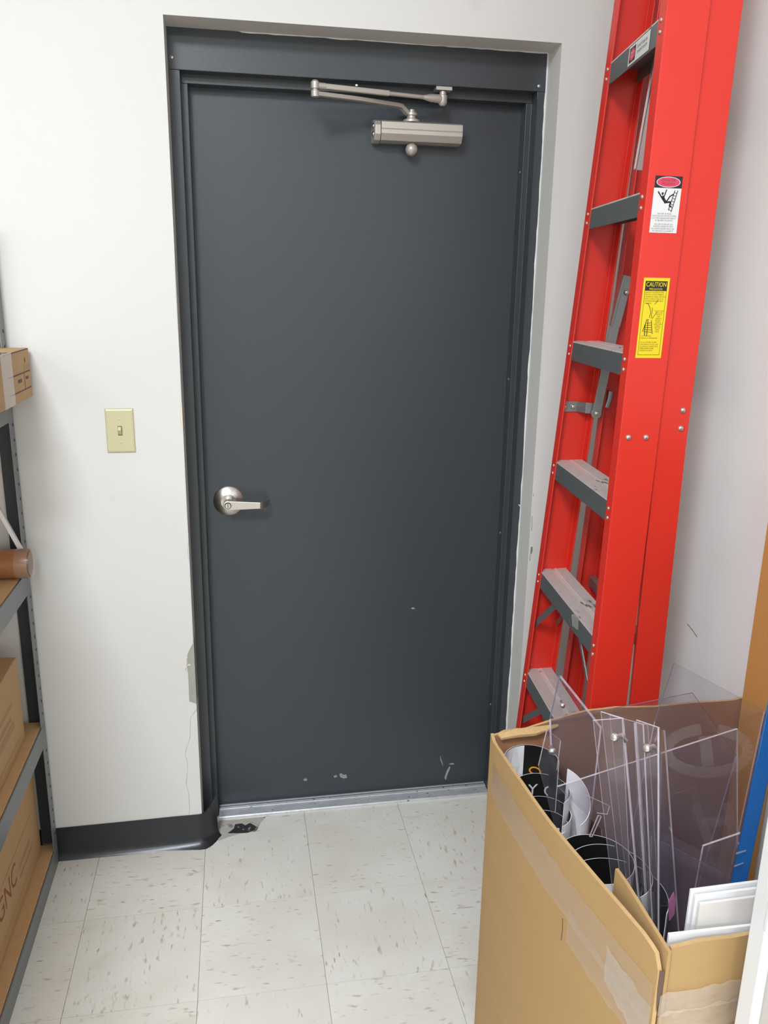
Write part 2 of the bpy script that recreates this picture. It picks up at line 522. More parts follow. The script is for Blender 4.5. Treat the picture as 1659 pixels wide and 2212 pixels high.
b = B().box(XL - 0.02, XL + 0.0006, YW + 0.0018, YW + 0.06, wpt(418, 1524)[1], wpt(418, 1386)[1]); obj('corner_bead', b, M['bead'], wall)
b = B()
for (x, y, w, h) in ((402, 1440, 4, 9), (403.5, 1419, 3, 8), (408, 1436, 7, 3)):
    p = wpt(x, y)
    b.prism([(p[0] + w * .0008 * math.cos(t) * random.uniform(.6, 1.2), YW - .0008, p[1] + h * .0008 * math.sin(t) * random.uniform(.6, 1.2)) for t in [k * math.pi / 4 for k in range(8)]], (0, 0.003, 0))
obj('plaster_crumb', b, M['plaster'], wall)
# dents in the edge further up, filled with bare plaster
b = B().box(XL - .0065, XL - .0002, YW + .0012, YW + .004, 1.24, 1.335); obj('bare_plaster_edge', b, M['plaster'], wall)

rnd = random.Random(3)


def ragged(n, amp):
    v = 0; out = []
    for _ in range(n):
        v = 0.6 * v + rnd.uniform(-amp, amp); out.append(v)
    return out


# ragged white paint lapping on to the steel frame: right side, head
zs = [2.222 - k * 0.021 for k in range(106)]
rg = ragged(len(zs), 0.0012)
pts = [(XR + .002, z) for z in zs] + [(XR - 0.0035 + r, z) for z, r in reversed(list(zip(zs, rg)))]
b = B().prism([(x, YF - 0.0008, z) for x, z in pts], (0, 0.0008, 0)); obj('paint_overlap', b, M['paint_edge'], wall)
p0 = at(1125, 1092, 'y', YF)
b = B().prism([(XR - .004, YF - .006, p0.z - .004), (XR - .004, YF - .006, p0.z + .004), (XR - .008, YF - .010, p0.z + .006), (XR - .013, YF - .013, p0.z + .0065), (XR - .008, YF - .009, p0.z + .001)], (0, 0.0012, 0)); obj('paint_curl', b, M['paint_edge'], wall)
xsl = [XL - .002 + k * 0.0202 for k in range(49)]
rg = ragged(len(xsl), 0.0012)
low = [(x, ZT - 0.002 + r - (0.006 if 0.016 < x < 0.10 and False else 0) + (0.006 if x < 0.12 else 0)) for x, r in zip(xsl, rg)]
b = B().prism([(x, YF - 0.0008, z) for x, z in ([(XR, ZT + .003), (XL, ZT + .003)] + low)], (0, 0.0008, 0)); obj('paint_overlap', b, M['paint_edge'], wall)
# exposed grey block where the paint flaked off on the right return
for k, pl in enumerate((((1147, 1181), (1150, 1181), (1150.5, 1186), (1150, 1192), (1148, 1196), (1145.5, 1197), (1146, 1188)),)):
    b = B().prism([(XR + .0 - .0005, 0, 0)] * 0 + [at(x, y, 'y', YW - .0004) for x, y in pl], (0, 0.0006, 0)); obj('paint_flake', b, M['bead'], wall)
for seg in (((1149.5, 1115), (1149, 1135), (1148, 1147)), ((1145.5, 1197), (1144.6, 1206), (1144, 1212)), ((1152, 1067), (1152.4, 1073))):
    b = B().tube([at(x, y, 'y', YW - 0.0001) for x, y in seg], 0.0006, 6); obj('hairline_crack', b, M['print_dark'], wall)
# pencil and scuff marks of the side wall
for seg in (((1485, 1348), (1495, 1360), (1506, 1376)),):
    b = B().tube([at(x, y, 'x', XRW - 0.0001) for x, y in seg], 0.0008, 6); obj('scuff_mark', b, M['print_dark'], bpy.data.objects['wall_right'])

# ---------------------------------------------------------------- steel door frame
ZS, ZFL = 2.110, 2.131
fr = thing('trim_1', 'dark grey painted steel door frame', 'door frame', (0.443, YF, 0)); del fr['label'], fr['category']
structure(fr)


def jamb(s):
    x = lambda d: (0.8857 + d) if s > 0 else (0.0 - d)
    prof = [(0, 0), (0, YS), (.0158, YS), (.0158, YF), (.062, YF), (.062, 0.075), (.0158, .075), (.0158, 0)]
    bb = B(); bb.loft([[(x(d), y, z) for d, y in prof] for z in (0, ZS)])
    bb.box(*sorted((x(.0158), x(.062))), YF, .075, ZS, ZFL)
    return obj('jamb', bb, M['frame'], fr, bevel=0.0012)


jamb(-1); jamb(1)
b = B().box(-.062, .9477, YF, .075, ZFL + .0002, 2.25); b.box(-.0157, .9014, YS, 0, ZS, ZFL + .01)
obj('head', b, M['frame'], fr, bevel=0.0012)
scr = B().lathe([(0, 0), (.0042, 0), (.0042, .001), (.003, .0022), (0, .0026)], (0, 0, 0), (0, -1, 0), 12).mesh('screw', M['screw'], 40)
for p in ((-.033, 2.158), (.904, 2.1445)):
    inst('screw', scr, (p[0], YF, p[1]), fr)
for z in (1.94, 1.373, .9014, .3149):
    inst('screw', scr, (.8857, -.021, z), fr, (0, 0, -math.pi / 2))
# grey lip between frame and ragged plaster on the latch side
# ---------------------------------------------------------------- door leaf with its lever set
door = thing('door_1', 'x', 'x', (0.443, 0.02, 0)); del door['label'], door['category']
structure(door)
leaf = obj('leaf', B().box(-.012, .8977, 0, 0.044, 0.014, 2.122), M['door'], door, bevel=0.001)
for pl in (((733, 1672), (738, 1670), (741, 1674), (748, 1673), (750, 1680), (744, 1682), (735, 1679)), ((655, 1683), (662, 1681), (664, 1686), (657, 1687)), ((960, 1680), (965, 1665), (971, 1655), (973, 1658), (967, 1672), (963, 1685)),
           ((951, 1632), (953, 1640), (956, 1648), (958, 1658), (955, 1650), (951, 1641)), ((969, 1650), (978, 1648), (982, 1651), (975, 1652)), ((720, 1677), (726, 1674), (729, 1678), (722, 1680)), ((888, 1313), (893, 1312), (897, 1315), (890, 1316))):
    b = B().prism([at(x, y, 'y', -0.0002) for x, y in pl], (0, 0.0002, 0)); obj('scuff_mark', b, M['scuff'], leaf)
hc = Vector((0.0648, 0, 1.0222))
b = B().lathe([(0, 0), (.0437, 0), (.0437, .003), (.0415, .0055), (.024, .0125), (.0215, .0132), (.0215, .0165), (0, .0165)], hc, (0, -1, 0), 48)
handle = obj('door_handle', b, M['satin'], door, smooth=30)
b = B().lathe([(.0125, .012), (.0125, .052), (.0115, .056)], hc + Vector((0, 0, 0.0015)), (0, -1, 0), 28)
obj('neck', b, M['satin'], handle, smooth=30)
hy = -0.060; hz = 1.0232; hx = 0.0632
# lever: round hub in front, flat tapered blade, end turned back to the door
hub = [(hx + .0135 * math.cos(t), hz + .0135 * math.sin(t)) for t in [math.radians(a) for a in range(75, 290, 12)]]
blade = hub + [(0.155, hz - .0113), (0.155, hz + .0072)]
b = B().prism([(x, hy - .004, z) for x, z in blade], (0, 0.010, 0))
obj('lever', b, M['satin'], handle, bevel=0.0015)
b = B().loft([[(0.1545 + dx, hy - .004 + dy, hz - .0113), (0.1545 + dx + .006, hy + .004 + dy, hz - .0108), (0.1545 + dx + .006, hy + .004 + dy, hz + .0072), (0.1545 + dx, hy - .004 + dy, hz + .0072)] for dx, dy in ((0, 0), (.006, .002), (.014, .014), (.019, .030), (.020, .042))])
obj('lever_return', b, M['satin'], handle, bevel=0.001)
b = B().lathe([(.0085, 0), (.0085, .0015), (.0075, .003), (0, .003)], (hx, hy - .004, hz), (0, -1, 0), 24)
cyl = obj('lock_cylinder', b, M['satin'], handle, smooth=30)
b = B().box(hx - .001, hx + .001, hy - .0075, hy - .0068, hz - .0055, hz + .0055); obj('key_slot', b, M['closer_dark'], cyl)
b = B().lathe([(.0098, 0), (.0098, .0006), (.0088, .0006)], (hx, hy - .0040, hz), (0, -1, 0), 24); obj('cylinder_ring', b, M['closer_dark'], cyl)

# ---------------------------------------------------------------- door closer
dc = thing('door_closer', 'silver grey aluminium door closer with folded arm on the grey door', 'door closer', (0.58, -0.03, 1.98))
zc = 2.024
prof = [(0, -.025), (0, .025), (-.020, .027), (-.046, .025), (-.0585, .0205), (-.0605, .0195), (-.0605, .0035), (-.0590, .0030), (-.0590, .0018), (-.0605, .0012), (-.0605, -.0085), (-.050, -.024), (-.030, -.0275)]
b = B().loft([[(x, y, zc + z) for y, z in prof] for x in (0.490, 0.708)]); obj('closer_body', b, M['closer'], dc, bevel=0.0008)
cap = [(0, -.027), (0, .026), (-.030, .028), (-.050, .022), (-.056, .012), (-.056, -.010), (-.046, -.024), (-.030, -.029)]
b = B().loft([[(x, y * k, zc + z * k) for y, z in cap] for x, k in ((0.472, .94), (.475, 1), (0.489, 1))]); ec = obj('end_cap', b, M['closer'], dc, bevel=0.001)
for z in (.012, -.008):
    b = B().lathe([(0, 0), (.007, 0), (.007, .001), (.0055, .003), (.002, .0045), (0, .0045)], (.472, -.036, zc + z), (-1, -.25, 0), 16); obj('cap_screw', b, M['screw'], ec, smooth=40)
b = B().lathe([(0, 0), (.022, 0), (.022, .006), (.012, .010), (.012, .016), (.016, .017), (.016, .023), (.0095, .025), (.0095, .031), (0, .032)], (.5735, -.035, zc + .024), (0, 0, 1), 28); obj('spindle', b, M['closer'], dc, smooth=35)
b = B().lathe([(0, -.001), (.008, -.001), (.008, .006), (.0, .006)], (.5755, -.035, zc - .034), (0, 0, 1), 16); b.sphere((.5755, -.035, zc - .0415), .0165, 20); obj('valve_knob', b, M['closer'], dc, smooth=50)
el = Vector((0.309, -.145, 2.0815))
path = [(.568, -.037, 2.068), (.560, -.040, 2.070), (.550, -.044, 2.0785), (.543, -.047, 2.0835), (.530, -.052, 2.0850), (.430, -.096, 2.0845), (el.x, el.y, el.z)]
b = B()
rings = []
for i, p in enumerate(path):
    p = Vector(p); d = (Vector(path[min(i + 1, len(path) - 1)]) - Vector(path[max(i - 1, 0)])).normalized()
    s = d.cross(Vector((0, 0, 1))).normalized(); u = s.cross(d)
    w = .0085; h = .0048
    rings.append([p + s * w + u * h, p - s * w + u * h, p - s * w - u * h, p + s * w - u * h])
b.loft(rings); obj('main_arm', b, M['closer'], dc, bevel=0.001)
b = B().lathe([(0, -.007), (.010, -.007), (.0105, .006), (.007, .008), (.007, .0105), (.0105, .0115), (.0105, .026), (.006, .0305), (0, .0315)], el, (0, 0, 1), 20); obj('elbow_joint', b, M['closer'], dc, smooth=35)
sh = Vector((0.650, -.062, 2.103))
e2 = el + Vector((0, 0, .0185)); d = (sh - e2)
b = B().tube([e2 + d * .02, e2 + d * .075], .008, 12); obj('forearm_clevis', b, M['closer'], dc, smooth=40)
b = B().bar(e2 + d * .06, e2 + d * .565, .011, .0125); obj('forearm_tube', b, M['closer'], dc, bevel=.002)
b = B().tube([e2 + d * .56, e2 + d * .86], .0052, 12); obj('forearm_rod', b, M['closer'], dc, smooth=40)
b = B().tube([e2 + d * .84, e2 + d * .90, e2 + d * .98], [.0055, .010, .011], 12); obj('rod_end', b, M['closer'], dc, smooth=40)
b = B().lathe([(0, .0075), (.005, .0075), (.005, .0115), (0, .0115)], e2 + d * .31 + Vector((0, -.001, 0)), (0, 0, 1), 12); obj('set_screw', b, M['screw'], dc, smooth=40)
b = B().lathe([(0, -.016), (.006, -.016), (.011, -.011), (.012, -.006), (.012, .008), (.009, .010), (.009, .018)], sh, (0, 0, 1), 20); b.box(sh.x - .021, sh.x + .021, sh.y - .014, sh.y + .018, ZFL - .0045 - .004, ZFL - .0002)
obj('arm_shoe', b, M['closer'], dc, smooth=35)

# ---------------------------------------------------------------- threshold
th = thing('door_threshold', 'worn aluminium door threshold with grooves at the foot of the door', 'threshold', (.443, -.03, 0))
prof = [(-.0575, 0), (-.0575, .005), (-.0555, .0085), (-.0530, .0088), (-.0515, .0070), (-.020, .0095), (-.0195, .0125), (-.0175, .0125), (-.017, .0098), (-.0135, .0098), (-.013, .0130), (-.011, .0130), (-.0105, .010), (-.004, .010), (-.0035, .0135), (.030, .0135), (.03, 0)]
b = B().loft([[(x, y, z) for y, z in prof] for x in (0.002, .884)]); obj('saddle', b, M['thresh'], th, bevel=.0003)
b = B().box(.002, .884, -.0165, -.0138, .0099, .0102); b.box(.002, .884, -.0102, -.0042, .0101, .0104); obj('groove', b, M['thresh_gap'], th)

# ---------------------------------------------------------------- rubber cove base
path = [(-.62, YW, 1, 0, 0), (-.46, YW, 1, 0, .0), (-.30, YW, 1, 0, .001), (-.20, YW, 1.1, 0, .002), (-.12, YW, 1.3, 0, .003), (-.075, YW, 1.6, 0.05, .003), (-.055, YW, 1.9, .15, .003), (XL - .002, YW, 2.0, .45, .004),
        (-.034, YW + .007, 1.8, .80, .006), (-.022, YW + .018, 1.5, .9, .014), (-.012, YW + .030, 1.3, .95, .026), (-.003, YW + .042, 1.2, 1.0, .040)]
prof = [(0, 1.0), (.0035, 1.0), (.0035, .30), (.0045, .17), (.0080, .08), (.0135, .025), (.0155, .0), (.0, .0)]
rings = []
for (x, y, toe, ang, dz) in path:
    nx, ny = math.sin(ang), -math.cos(ang)
    rings.append([(x + nx * (o if h > .2 else .0035 + (o - .0035) * toe), y + ny * (o if h > .2 else .0035 + (o - .0035) * toe), h * (.1016 + dz if h > .5 else .1016) + .0004) for o, h in prof])
b = B().loft(rings); structure(obj('baseboard_front', b, M['cove'], smooth=40))

# ---------------------------------------------------------------- light switch
sw = thing('light_switch', 'ivory toggle light switch plate on the white wall', 'light switch', (-.202, YW, 1.203))
sx, sz_ = -.2005, 1.2600
b = B().loft([[(sx - w, YW - t, sz_ - h), (sx + w, YW - t, sz_ - h), (sx + w, YW - t, sz_ + h), (sx - w, YW - t, sz_ + h)] for w, h, t in ((.0355, .0575, 0), (.0355, .0575, .0015), (.0335, .0555, .0045), (.0300, .0520, .0058))])
pl = obj('plate', b, M['ivory'], sw, bevel=.0006)
b = B().box(sx - .0055, sx + .0055, YW - .0062, YW - .0056, sz_ - .0125, sz_ + .0125); obj('toggle_slot', b, M['ivory_dark'], pl)
b = B().loft([[(sx - .0045, YW - .005, sz_ - .010), (sx + .0045, YW - .005, sz_ - .010), (sx + .0045, YW - .005, sz_ + .0105), (sx - .0045, YW - .005, sz_ + .0105)], [(sx - .0038, YW - .017, sz_ + .003), (sx + .0038, YW - .017, sz_ + .003), (sx + .0038, YW - .015, sz_ + .0115), (sx - .0038, YW - .015, sz_ + .0115)]]); obj('toggle', b, M['ivory'], sw, bevel=.001)
for dz in (.030, -.030):
    b = B().lathe([(0, 0), (.0033, 0), (.0033, .0006), (.002, .0013), (0, .0014)], (sx, YW - .0056, sz_ + dz), (0, -1, 0), 12); s_ = obj('screw', b, M['ivory'], pl, smooth=40)

# ---------------------------------------------------------------- step ladder
yl = lambda z: -.289 - .0625 * z
yr = lambda z: -.857 + .028 * z
xfl = lambda z: .851 + .0405 * z
xfr = lambda z: .815 + .0315 * z


def LP(side, u, w, z):
    """a point of the ladder: u back from the front flange, w in from the outer side of a rail"""
    if side == 'L':
        return Vector((xfl(z) + u, yl(z) - w, z))
    return Vector((xfr(z) + u, yr(z) + w, z))


def across(f, u, z):
    a, c = LP('L', u, 0.0045, z), LP('R', u, 0.0045, z)
    return a.lerp(c, f)


ZTOP = 2.44
lad = thing('step_ladder', 'folded red fibreglass step ladder with grey aluminium steps leaning in the corner', 'ladder', (0.93, -.58, 0))
for side in 'LR':
    rf = .029 if side == 'L' else .013
    prof = [(0, 0), (.085, 0), (.085, rf), (.081, rf), (.081, .0042), (.0042, .0042), (.0042, .029), (0, .029)]
    b = B().loft([[LP(side, u, w, z) for u, w in prof] for z in (0.03, 1.2, ZTOP)]); rail = obj('front_rail', b, M['red'], lad, bevel=.0019, seg=3)
    b = B().loft([[LP(side, u, w, z) for u, w in ((-.003, -.003), (.088, -.003), (.088, .032), (-.003, .032))] for z in (0.0006, .045)]); obj('foot', b, M['rubber'], rail, bevel=.003)
    du = (lambda z: .129 - .0165 * z) if side == 'L' else (lambda z: max(.1185 - .0225 * z, .0890))
    rd = .058 if side == 'L' else .066; ff = .026 if side == 'L' else .012
    prof = [(0, 0), (rd, 0), (rd, .026), (rd - .004, .026), (rd - .004, .004), (.004, .004), (.004, ff), (0, ff)]
    rin = .004 if side == 'L' else .011
    b = B().loft([[LP(side, u + du(z), w + rin, z) for u, w in prof] for z in (0.03, 1.31, ZTOP - .05)]); rail = obj('rear_rail', b, M['red'], lad, bevel=.0055, seg=4)
    b = B().loft([[LP(side, u + du(z), w + rin, z) for u, w in ((-.003, -.003), (.069, -.003), (.069, .029), (-.003, .029))] for z in (0.0006, .04)]); obj('foot', b, M['rubber'], rail, bevel=.003)

rv = B().lathe([(0, -.001), (.0042, -.001), (.0042, .0005), (.0034, .0018), (.0018, .0026), (0, .0028)], (0, 0, 0), (-1, 0, 0), 12).mesh('rivet', M['rivet'], 50)
rv_side = B().lathe([(0, -.001), (.0062, -.001), (.0062, .0008), (.005, .0032), (.0026, .0045), (0, .005)], (0, 0, 0), (0, -1, 0), 14).mesh('rivet', M['rivet'], 50)
STEPS = [.285, .59, .895, 1.2, 1.505, 1.81, 2.114]
for zt in STEPS:
    H = .044
    # skirt: front and rear lips under the tread
    sec = [(.0048, -H), (.0048, -.0012), (.0795, -.0012), (.0795, -.032), (.0775, -.032), (.0775, -.0036), (.0070, -.0036), (.0070, -H)]
    b = B().loft([[across(f, u, zt + dz) for u, dz in sec] for f in (0, 1)]); st = obj('step', b, M['ladder_grey'], lad, bevel=.0006)
    # tread: ribs either side of a flat band
    sec = [(.0046, -.0012)]
    u = .0048
    while u < .0785:
        if .036 < u < .048:
            sec += [(u, .0006), (.0485, .0006)]; u = .0495; continue
        sec += [(u, .0018), (u + .0022, .0018), (u + .0024, -.0011), (u + .0038, -.0011)]; u += .0041
    sec += [(.0797, .0010), (.0797, -.0012)]
    b = B().loft([[across(f, u, zt + dz) for u, dz in sec] for f in (0, 1)]); obj('tread', b, M['ladder_alu'], st)
    for side in 'LR':
        for dz in (-.010, -.030):
            inst('rivet', rv, LP(side, -.0002, .0165, zt + dz), lad)
# top cap of the ladder
b = B().loft([[LP('L', -.03, -.02, z), LP('R', -.03, -.02, z), LP('R', .17, -.02, z), LP('L', .17, -.02, z)] for z in (ZTOP - .03, ZTOP + .02)]); obj('top_cap', b, M['red'], lad, bevel=.008)
# web rivets and round washers of the near rails
for u, z in ((.0182, 1.3409), (.0565, 1.3405)):
    inst('rivet', rv_side, LP('R', u, 0, z), lad)
for u, z in ((.137, 1.393), (.137, 1.356)):
    inst('rivet', rv_side, LP('R', u, .011, z), lad)
# rear braces between the back rails
for z in (.43, .86, 1.42, 1.98):
    b = B()
    for w0, h0, h1 in ((0, 0, .022),):
        p, q = LP('L', .150, .012, z), LP('R', .125, .020, z)
        b.bar(p, q, .003, .026); b.bar(p + Vector((.009, 0, .012)), q + Vector((.009, 0, .012)), .018, .003)
    obj('rear_brace', b, M['galv'], lad, bevel=.0006)
# spreader on the far side: bracket, pivot, two overlapping bars
zb = 1.342
b = B()
b.bar(LP('L', .006, .0062, zb), LP('L', .046, .0062, zb), .003, .026)
b.bar(LP('L', .045, .0062, zb), LP('L', .058, .034, zb), .003, .026)
b.bar(LP('L', .057, .034, zb), LP('L', .086, .036, zb - .002), .003, .027)
sp = obj('spreader_bracket', b, M['galv'], lad, bevel=.0006)
for u in (.012, .034):
    inst('rivet', rv_side, LP('L', u, .0085, zb), sp)
pv = at(1288, 893, 'y', -.414)
pt1 = at(1329, 700, 'y', -.426); pt2 = at(1355, 600, 'y', -.434)
b = B().bar(pv, pt1, .0235, .003, up=(0, 1, 0)); b.lathe([(0, -.0015), (.0135, -.0015), (.0135, .0015), (0, .0015)], pv, (0, 1, 0), 20)
obj('spreader_bar', b, M['galv'], lad, bevel=.0005)
b = B(); d = (pt2 - pt1); n = Vector((d.z, 0, -d.x)).normalized()
b.bar(pt1 - d * .04, pt2 + d * .04, .027, .003, up=(0, 1, 0)); b.bar(pt1 - d * .04 - n * .0135 + Vector((0, -.005, 0)), pt2 + d * .04 - n * .0135 + Vector((0, -.005, 0)), .003, .012, up=(0, 1, 0))
obj('spreader_channel', b, M['galv'], lad, bevel=.0005)
inst('rivet', rv_side, at(1354, 632, 'y', -.4365), lad)
inst('rivet', rv_side, pv + Vector((0, -.002, 0)), lad)
ph = at(1318, 845, 'y', -.396); pl_ = at(1309, 880, 'y', -.396)
b = B().tube([ph, ph.lerp(pl_, .5) + Vector((.002, 0, 0)), pl_], .008, 10); obj('spreader_lock', b, M['galv'], lad, smooth=40)
# bright spreader bar of the near side hanging between the rails
p1, p2 = at(1428, 110, 'y', -.60), at(1382, 368, 'y', -.60)
b = B().bar(p1, p2, .026, .003, up=(.35, 1, 0)); d = (p2 - p1).normalized(); n = Vector((d.z, 0, -d.x)).normalized()
for s in (-1, 1):
    b.bar(p1 + n * .0125 * s + Vector((0, -.003, 0)), p2 + n * .0125 * s + Vector((0, -.003, 0)), .0025, .009, up=(.35, 1, 0))
obj('spreader_bar', b, M['alu'], lad, bevel=.0008)
# diagonal braces under the two lowest visible steps
for zt in (.895, .59):
    a0, a1 = across(.30, .018, zt - .043), LP('L', .010, .008, zt - .165)
    b = B().bar(a0, a1, .018, .0025, up=(1, 0, 0)); obj('diagonal_brace', b, M['galv'], lad, bevel=.0005)
    a0, a1 = across(.30, .070, zt - .030), LP('L', .075, .008, zt - .165)
    b = B().bar(a0, a1, .014, .0025, up=(1, 0, 0)); obj('diagonal_brace', b, M['galv'], lad, bevel=.0005)
    a0, a1 = across(.66, .018, zt - .043), LP('R', .040, .008, zt - .27)
    b = B().bar(a0, a1, .014, .003, up=(1, -.15, 0)); obj('diagonal_brace', b, M['galv'], lad, bevel=.0005)
# torn clear tape on the third step
c0 = across(.70, .0025, .895)
b = B().prism([c0 + Vector(v) for v in ((0, .02, -.030), (0, -.024, -.026), (.002, -.03, .003), (.002, .012, .004), (-.001, .028, -.004))], (.0006, 0, 0)); obj('tape_scrap', b, M['tape_white'], lad)


# warning labels printed on the near front rail and on a step
def label_obj(name, fn, w, h, base, prints, mats, label):
    bb = B()
    bb.prism([fn(u, v, 0) for u, v in rect(0, w, 0, h)], Vector((0, -.0003, 0)))
    o = obj(name, bb, base, lad); o['label'] = label
    bb = B()
    for k, (mi, poly, lift) in enumerate(prints):
        bb.cur = mi
        bb.face([fn(u, v, lift) for u, v in poly])
    obj('print', bb, mats, o)
    return o


def on_web(u0, z0):
    return lambda u, v, lift: LP('R', u0 + u, -.0004 - .00008 * lift, z0 + v)


def text_prints(s, size, cx, cy, mi, lift, sx=1.0, align='CENTER'):
    return [(mi, [(cx + u * sx, cy + v) for u, v in p], lift) for p in text_flat(s, size, align)]


pr = []
w, h = .056, .102
pr.append((1, rect(0, w, h - .0215, h), 4))
pr.append((0, ell(w / 2, h - .0108, .0245, .0096), 5)); pr.append((2, ell(w / 2, h - .0108, .0232, .0086), 6))
pr += text_prints('DANGER', .0072, w / 2, h - .0078, 3, 7); pr += text_prints('PELIGRO', .0068, w / 2, h - .0142, 3, 7)
cx, cy = .031, .062
S = lambda a, c, wd: pr.append((1, stroke((cx + a[0], cy + a[1]), (cx + c[0], cy + c[1]), wd), 5))
# falling figure and ladder pictogram
S((.012, .015), (.003, -.021), .0016); S((.018, .015), (.009, -.024), .0016)
for k in range(7):
    t = k / 6; S((.011 - .008 * t, .011 - .030 * t), (.0165 - .0075 * t, .010 - .032 * t), .0011)
S((-.022, .012), (-.010, -.003), .0026); S((-.005, .016), (-.010, -.001), .0022); S((-.013, .004), (-.004, -.008), .0055); S((-.005, -.007), (.006, -.006), .0035)
S((.006, -.006), (.004, -.013), .0028); S((-.003, -.006), (.003, .004), .0026); S((.003, .004), (.010, .008), .0024); S((.003, -.013), (.009, -.014), .0024)
pr.append((1, ell(cx - .0125, cy + .0085, .0022, .0026, 14), 6))
for k, s in enumerate(('FAILURE TO READ', 'AND FOLLOW INSTRUCTIONS', 'ON THIS LADDER MAY RESULT', 'IN INJURIES OR DEATH', '', 'NO LEER NI SEGUIR LAS', 'INSTRUCCIONES DE ESTA', 'ESCALERA PUEDEN RESULTAR', 'EN LESIONES O LA MUERTE')):
    if s:
        pr += text_prints(s, .0040, w / 2 - .001, .0345 - k * .0041 + (.0015 if k > 4 else 0), 3, 5, .88)
label_obj('warning_label', on_web(.0138, 1.735), w, h, M['lab_white'], pr, [M['lab_white'], M['lab_black'], M['lab_red'], M['lab_grey']], 'white warning sticker with a red oval and a falling figure')

pr = []
w, h = .0545, .153
m0, m1 = .0042, .006
for r_ in (rect(m0, w - m0, m1, m1 + .0008), rect(m0, m0 + .0008, m1, h - m1), rect(w - m0 - .0008, w - m0, m1, h - m1)):
    pr.append((1, r_, 4))
pr.append((1, rect(m0, w - m0, h - .0245, h - m1), 4))
pr += text_prints('CAUTION', .0118, w / 2, h - .0128, 0, 5, .80); pr += text_prints('PRECAUCION', .0052, w / 2, h - .0212, 0, 5, .85)
for k, s in enumerate(('KEEP BODY CENTERED BETWEEN', 'SIDE RAILS. DO NOT OVERREACH.', 'MANTENGA EL CUERPO CENTRADO', 'ENTRE LOS RIELES LATERALES. NO', 'SE EXTIENDA DEMASIADO HACIA', 'EL ALCANCE.')):
    pr += text_prints(s, .0039, .0062, h - .0275 - k * .0041, 2, 5, .66, 'LEFT')
fx, fy = .016, .083
F = lambda a, c, wd, mi=2: pr.append((mi, stroke((fx + a[0], fy + a[1]), (fx + c[0], fy + c[1]), wd), 5))
F((0, -.008), (-.007, -.032), .0016); F((.002, -.008), (.003, -.040), .0016); F((.009, -.010), (.014, -.036), .0014); F((-.003, -.018), (-.002, -.040), .0018)
for k in range(5):
    F((-.001 - .001 * k, -.016 - .004 * k), (.010 + .0007 * k, -.015 - .0045 * k), .0011)
F((.004, -.006), (.006, .004), .0012); F((.009, -.006), (.008, .004), .0012); F((.006, .004), (.003, .014), .0012); F((.009, .004), (.008, .014), .0012); F((.003, .014), (-.002, .022), .0012); F((-.002, .022), (-.006, .021), .0010); F((.012, .020), (.019, .028), .0010); F((.010, -.008), (.019, .007), .0010)
for k, s in enumerate(('DO NOT STAND', 'ABOVE THIS', 'STEP/NO SE', 'PARE', 'ARRIBA DE', 'ESTE NIVEL.', 'USE BOTH', 'HANDS WHEN', 'CLIMBING.', 'SUBA CON', 'AMBAS', 'MANOS')):
    pr += text_prints(s, .0036, .0395, .0905 - k * .0036, 2, 5, .70)
for k, (s, c_) in enumerate((('LOCK SPREADERS', 0), ('ASEGURE LOS SEPARADORES', 0), ('', 0), ('SET ALL FOUR FEET ON FIRM', 0), ('LEVEL SURFACE. DO NOT LEAN.', 0), ('COLOQUE LAS CUATRO PATAS', 1), ('SOBRE SUPERFICIE FIRME', 1), ('NIVELADA. NO APOYE.', 1))):
    if s:
        pr += text_prints(s, .0038, .007, .0425 - k * .0040, 1 if c_ else 2, 5, .70, 'LEFT')
label_obj('caution_label', on_web(.0138, 1.499), w, h, M['lab_yellow'], pr, [M['lab_yellow'], M['lab_black'], M['lab_olive']], 'yellow caution sticker with black print')

z1 = 2.114
fs = lambda u, v, lift: across((.175 + u) / .372, .0048, z1 - .040 + v) + Vector((-.0006 - .00012 * lift, 0, 0))
w, h = .128, .036
pr = [(1, rect(.006, .044, .004, h - .004), 4), (2, ell(.025, h / 2, .0165, .0115), 5)]
pr += text_prints('DANGER', .0075, .025, h / 2 + .003, 0, 6, .72); pr += text_prints('PELIGRO', .0065, .025, h / 2 - .004, 0, 6, .72)
for k, s in enumerate(('DO NOT STAND ON', 'OR ABOVE THIS STEP')):
    pr += text_prints(s, .0085, .084, h / 2 + .006 - k * .010, 3, 5, .74)
bb = B(); bb.prism([fs(u, v, 0) + Vector((-.0002, 0, 0)) for u, v in rect(-.016, w - .016, 0, h)], Vector((-.0002, 0, 0)))
o = obj('step_label', bb, M['lab_white'], lad); o['label'] = 'white danger sticker on the highest visible step'
bb = B()
for mi, poly, lift in pr:
    bb.cur = mi; bb.face([fs(u - .016, v, lift) for u, v in poly])
obj('print', bb, [M['lab_white'], M['lab_black'], M['lab_red'], M['lab_grey']], o)

# ---------------------------------------------------------------- the big open cardboard box
FL, FR_, NR, NL = Vector((.560, -.996, 0)), Vector((1.112, -.966, 0)), Vector((1.128, -1.535, 0)), Vector((.617, -1.551, 0))
box = thing('cardboard_box', 'large open brown cardboard box taped along the rim, full of signs', 'box', ((FL + NR) / 2)[:])
TH = .006


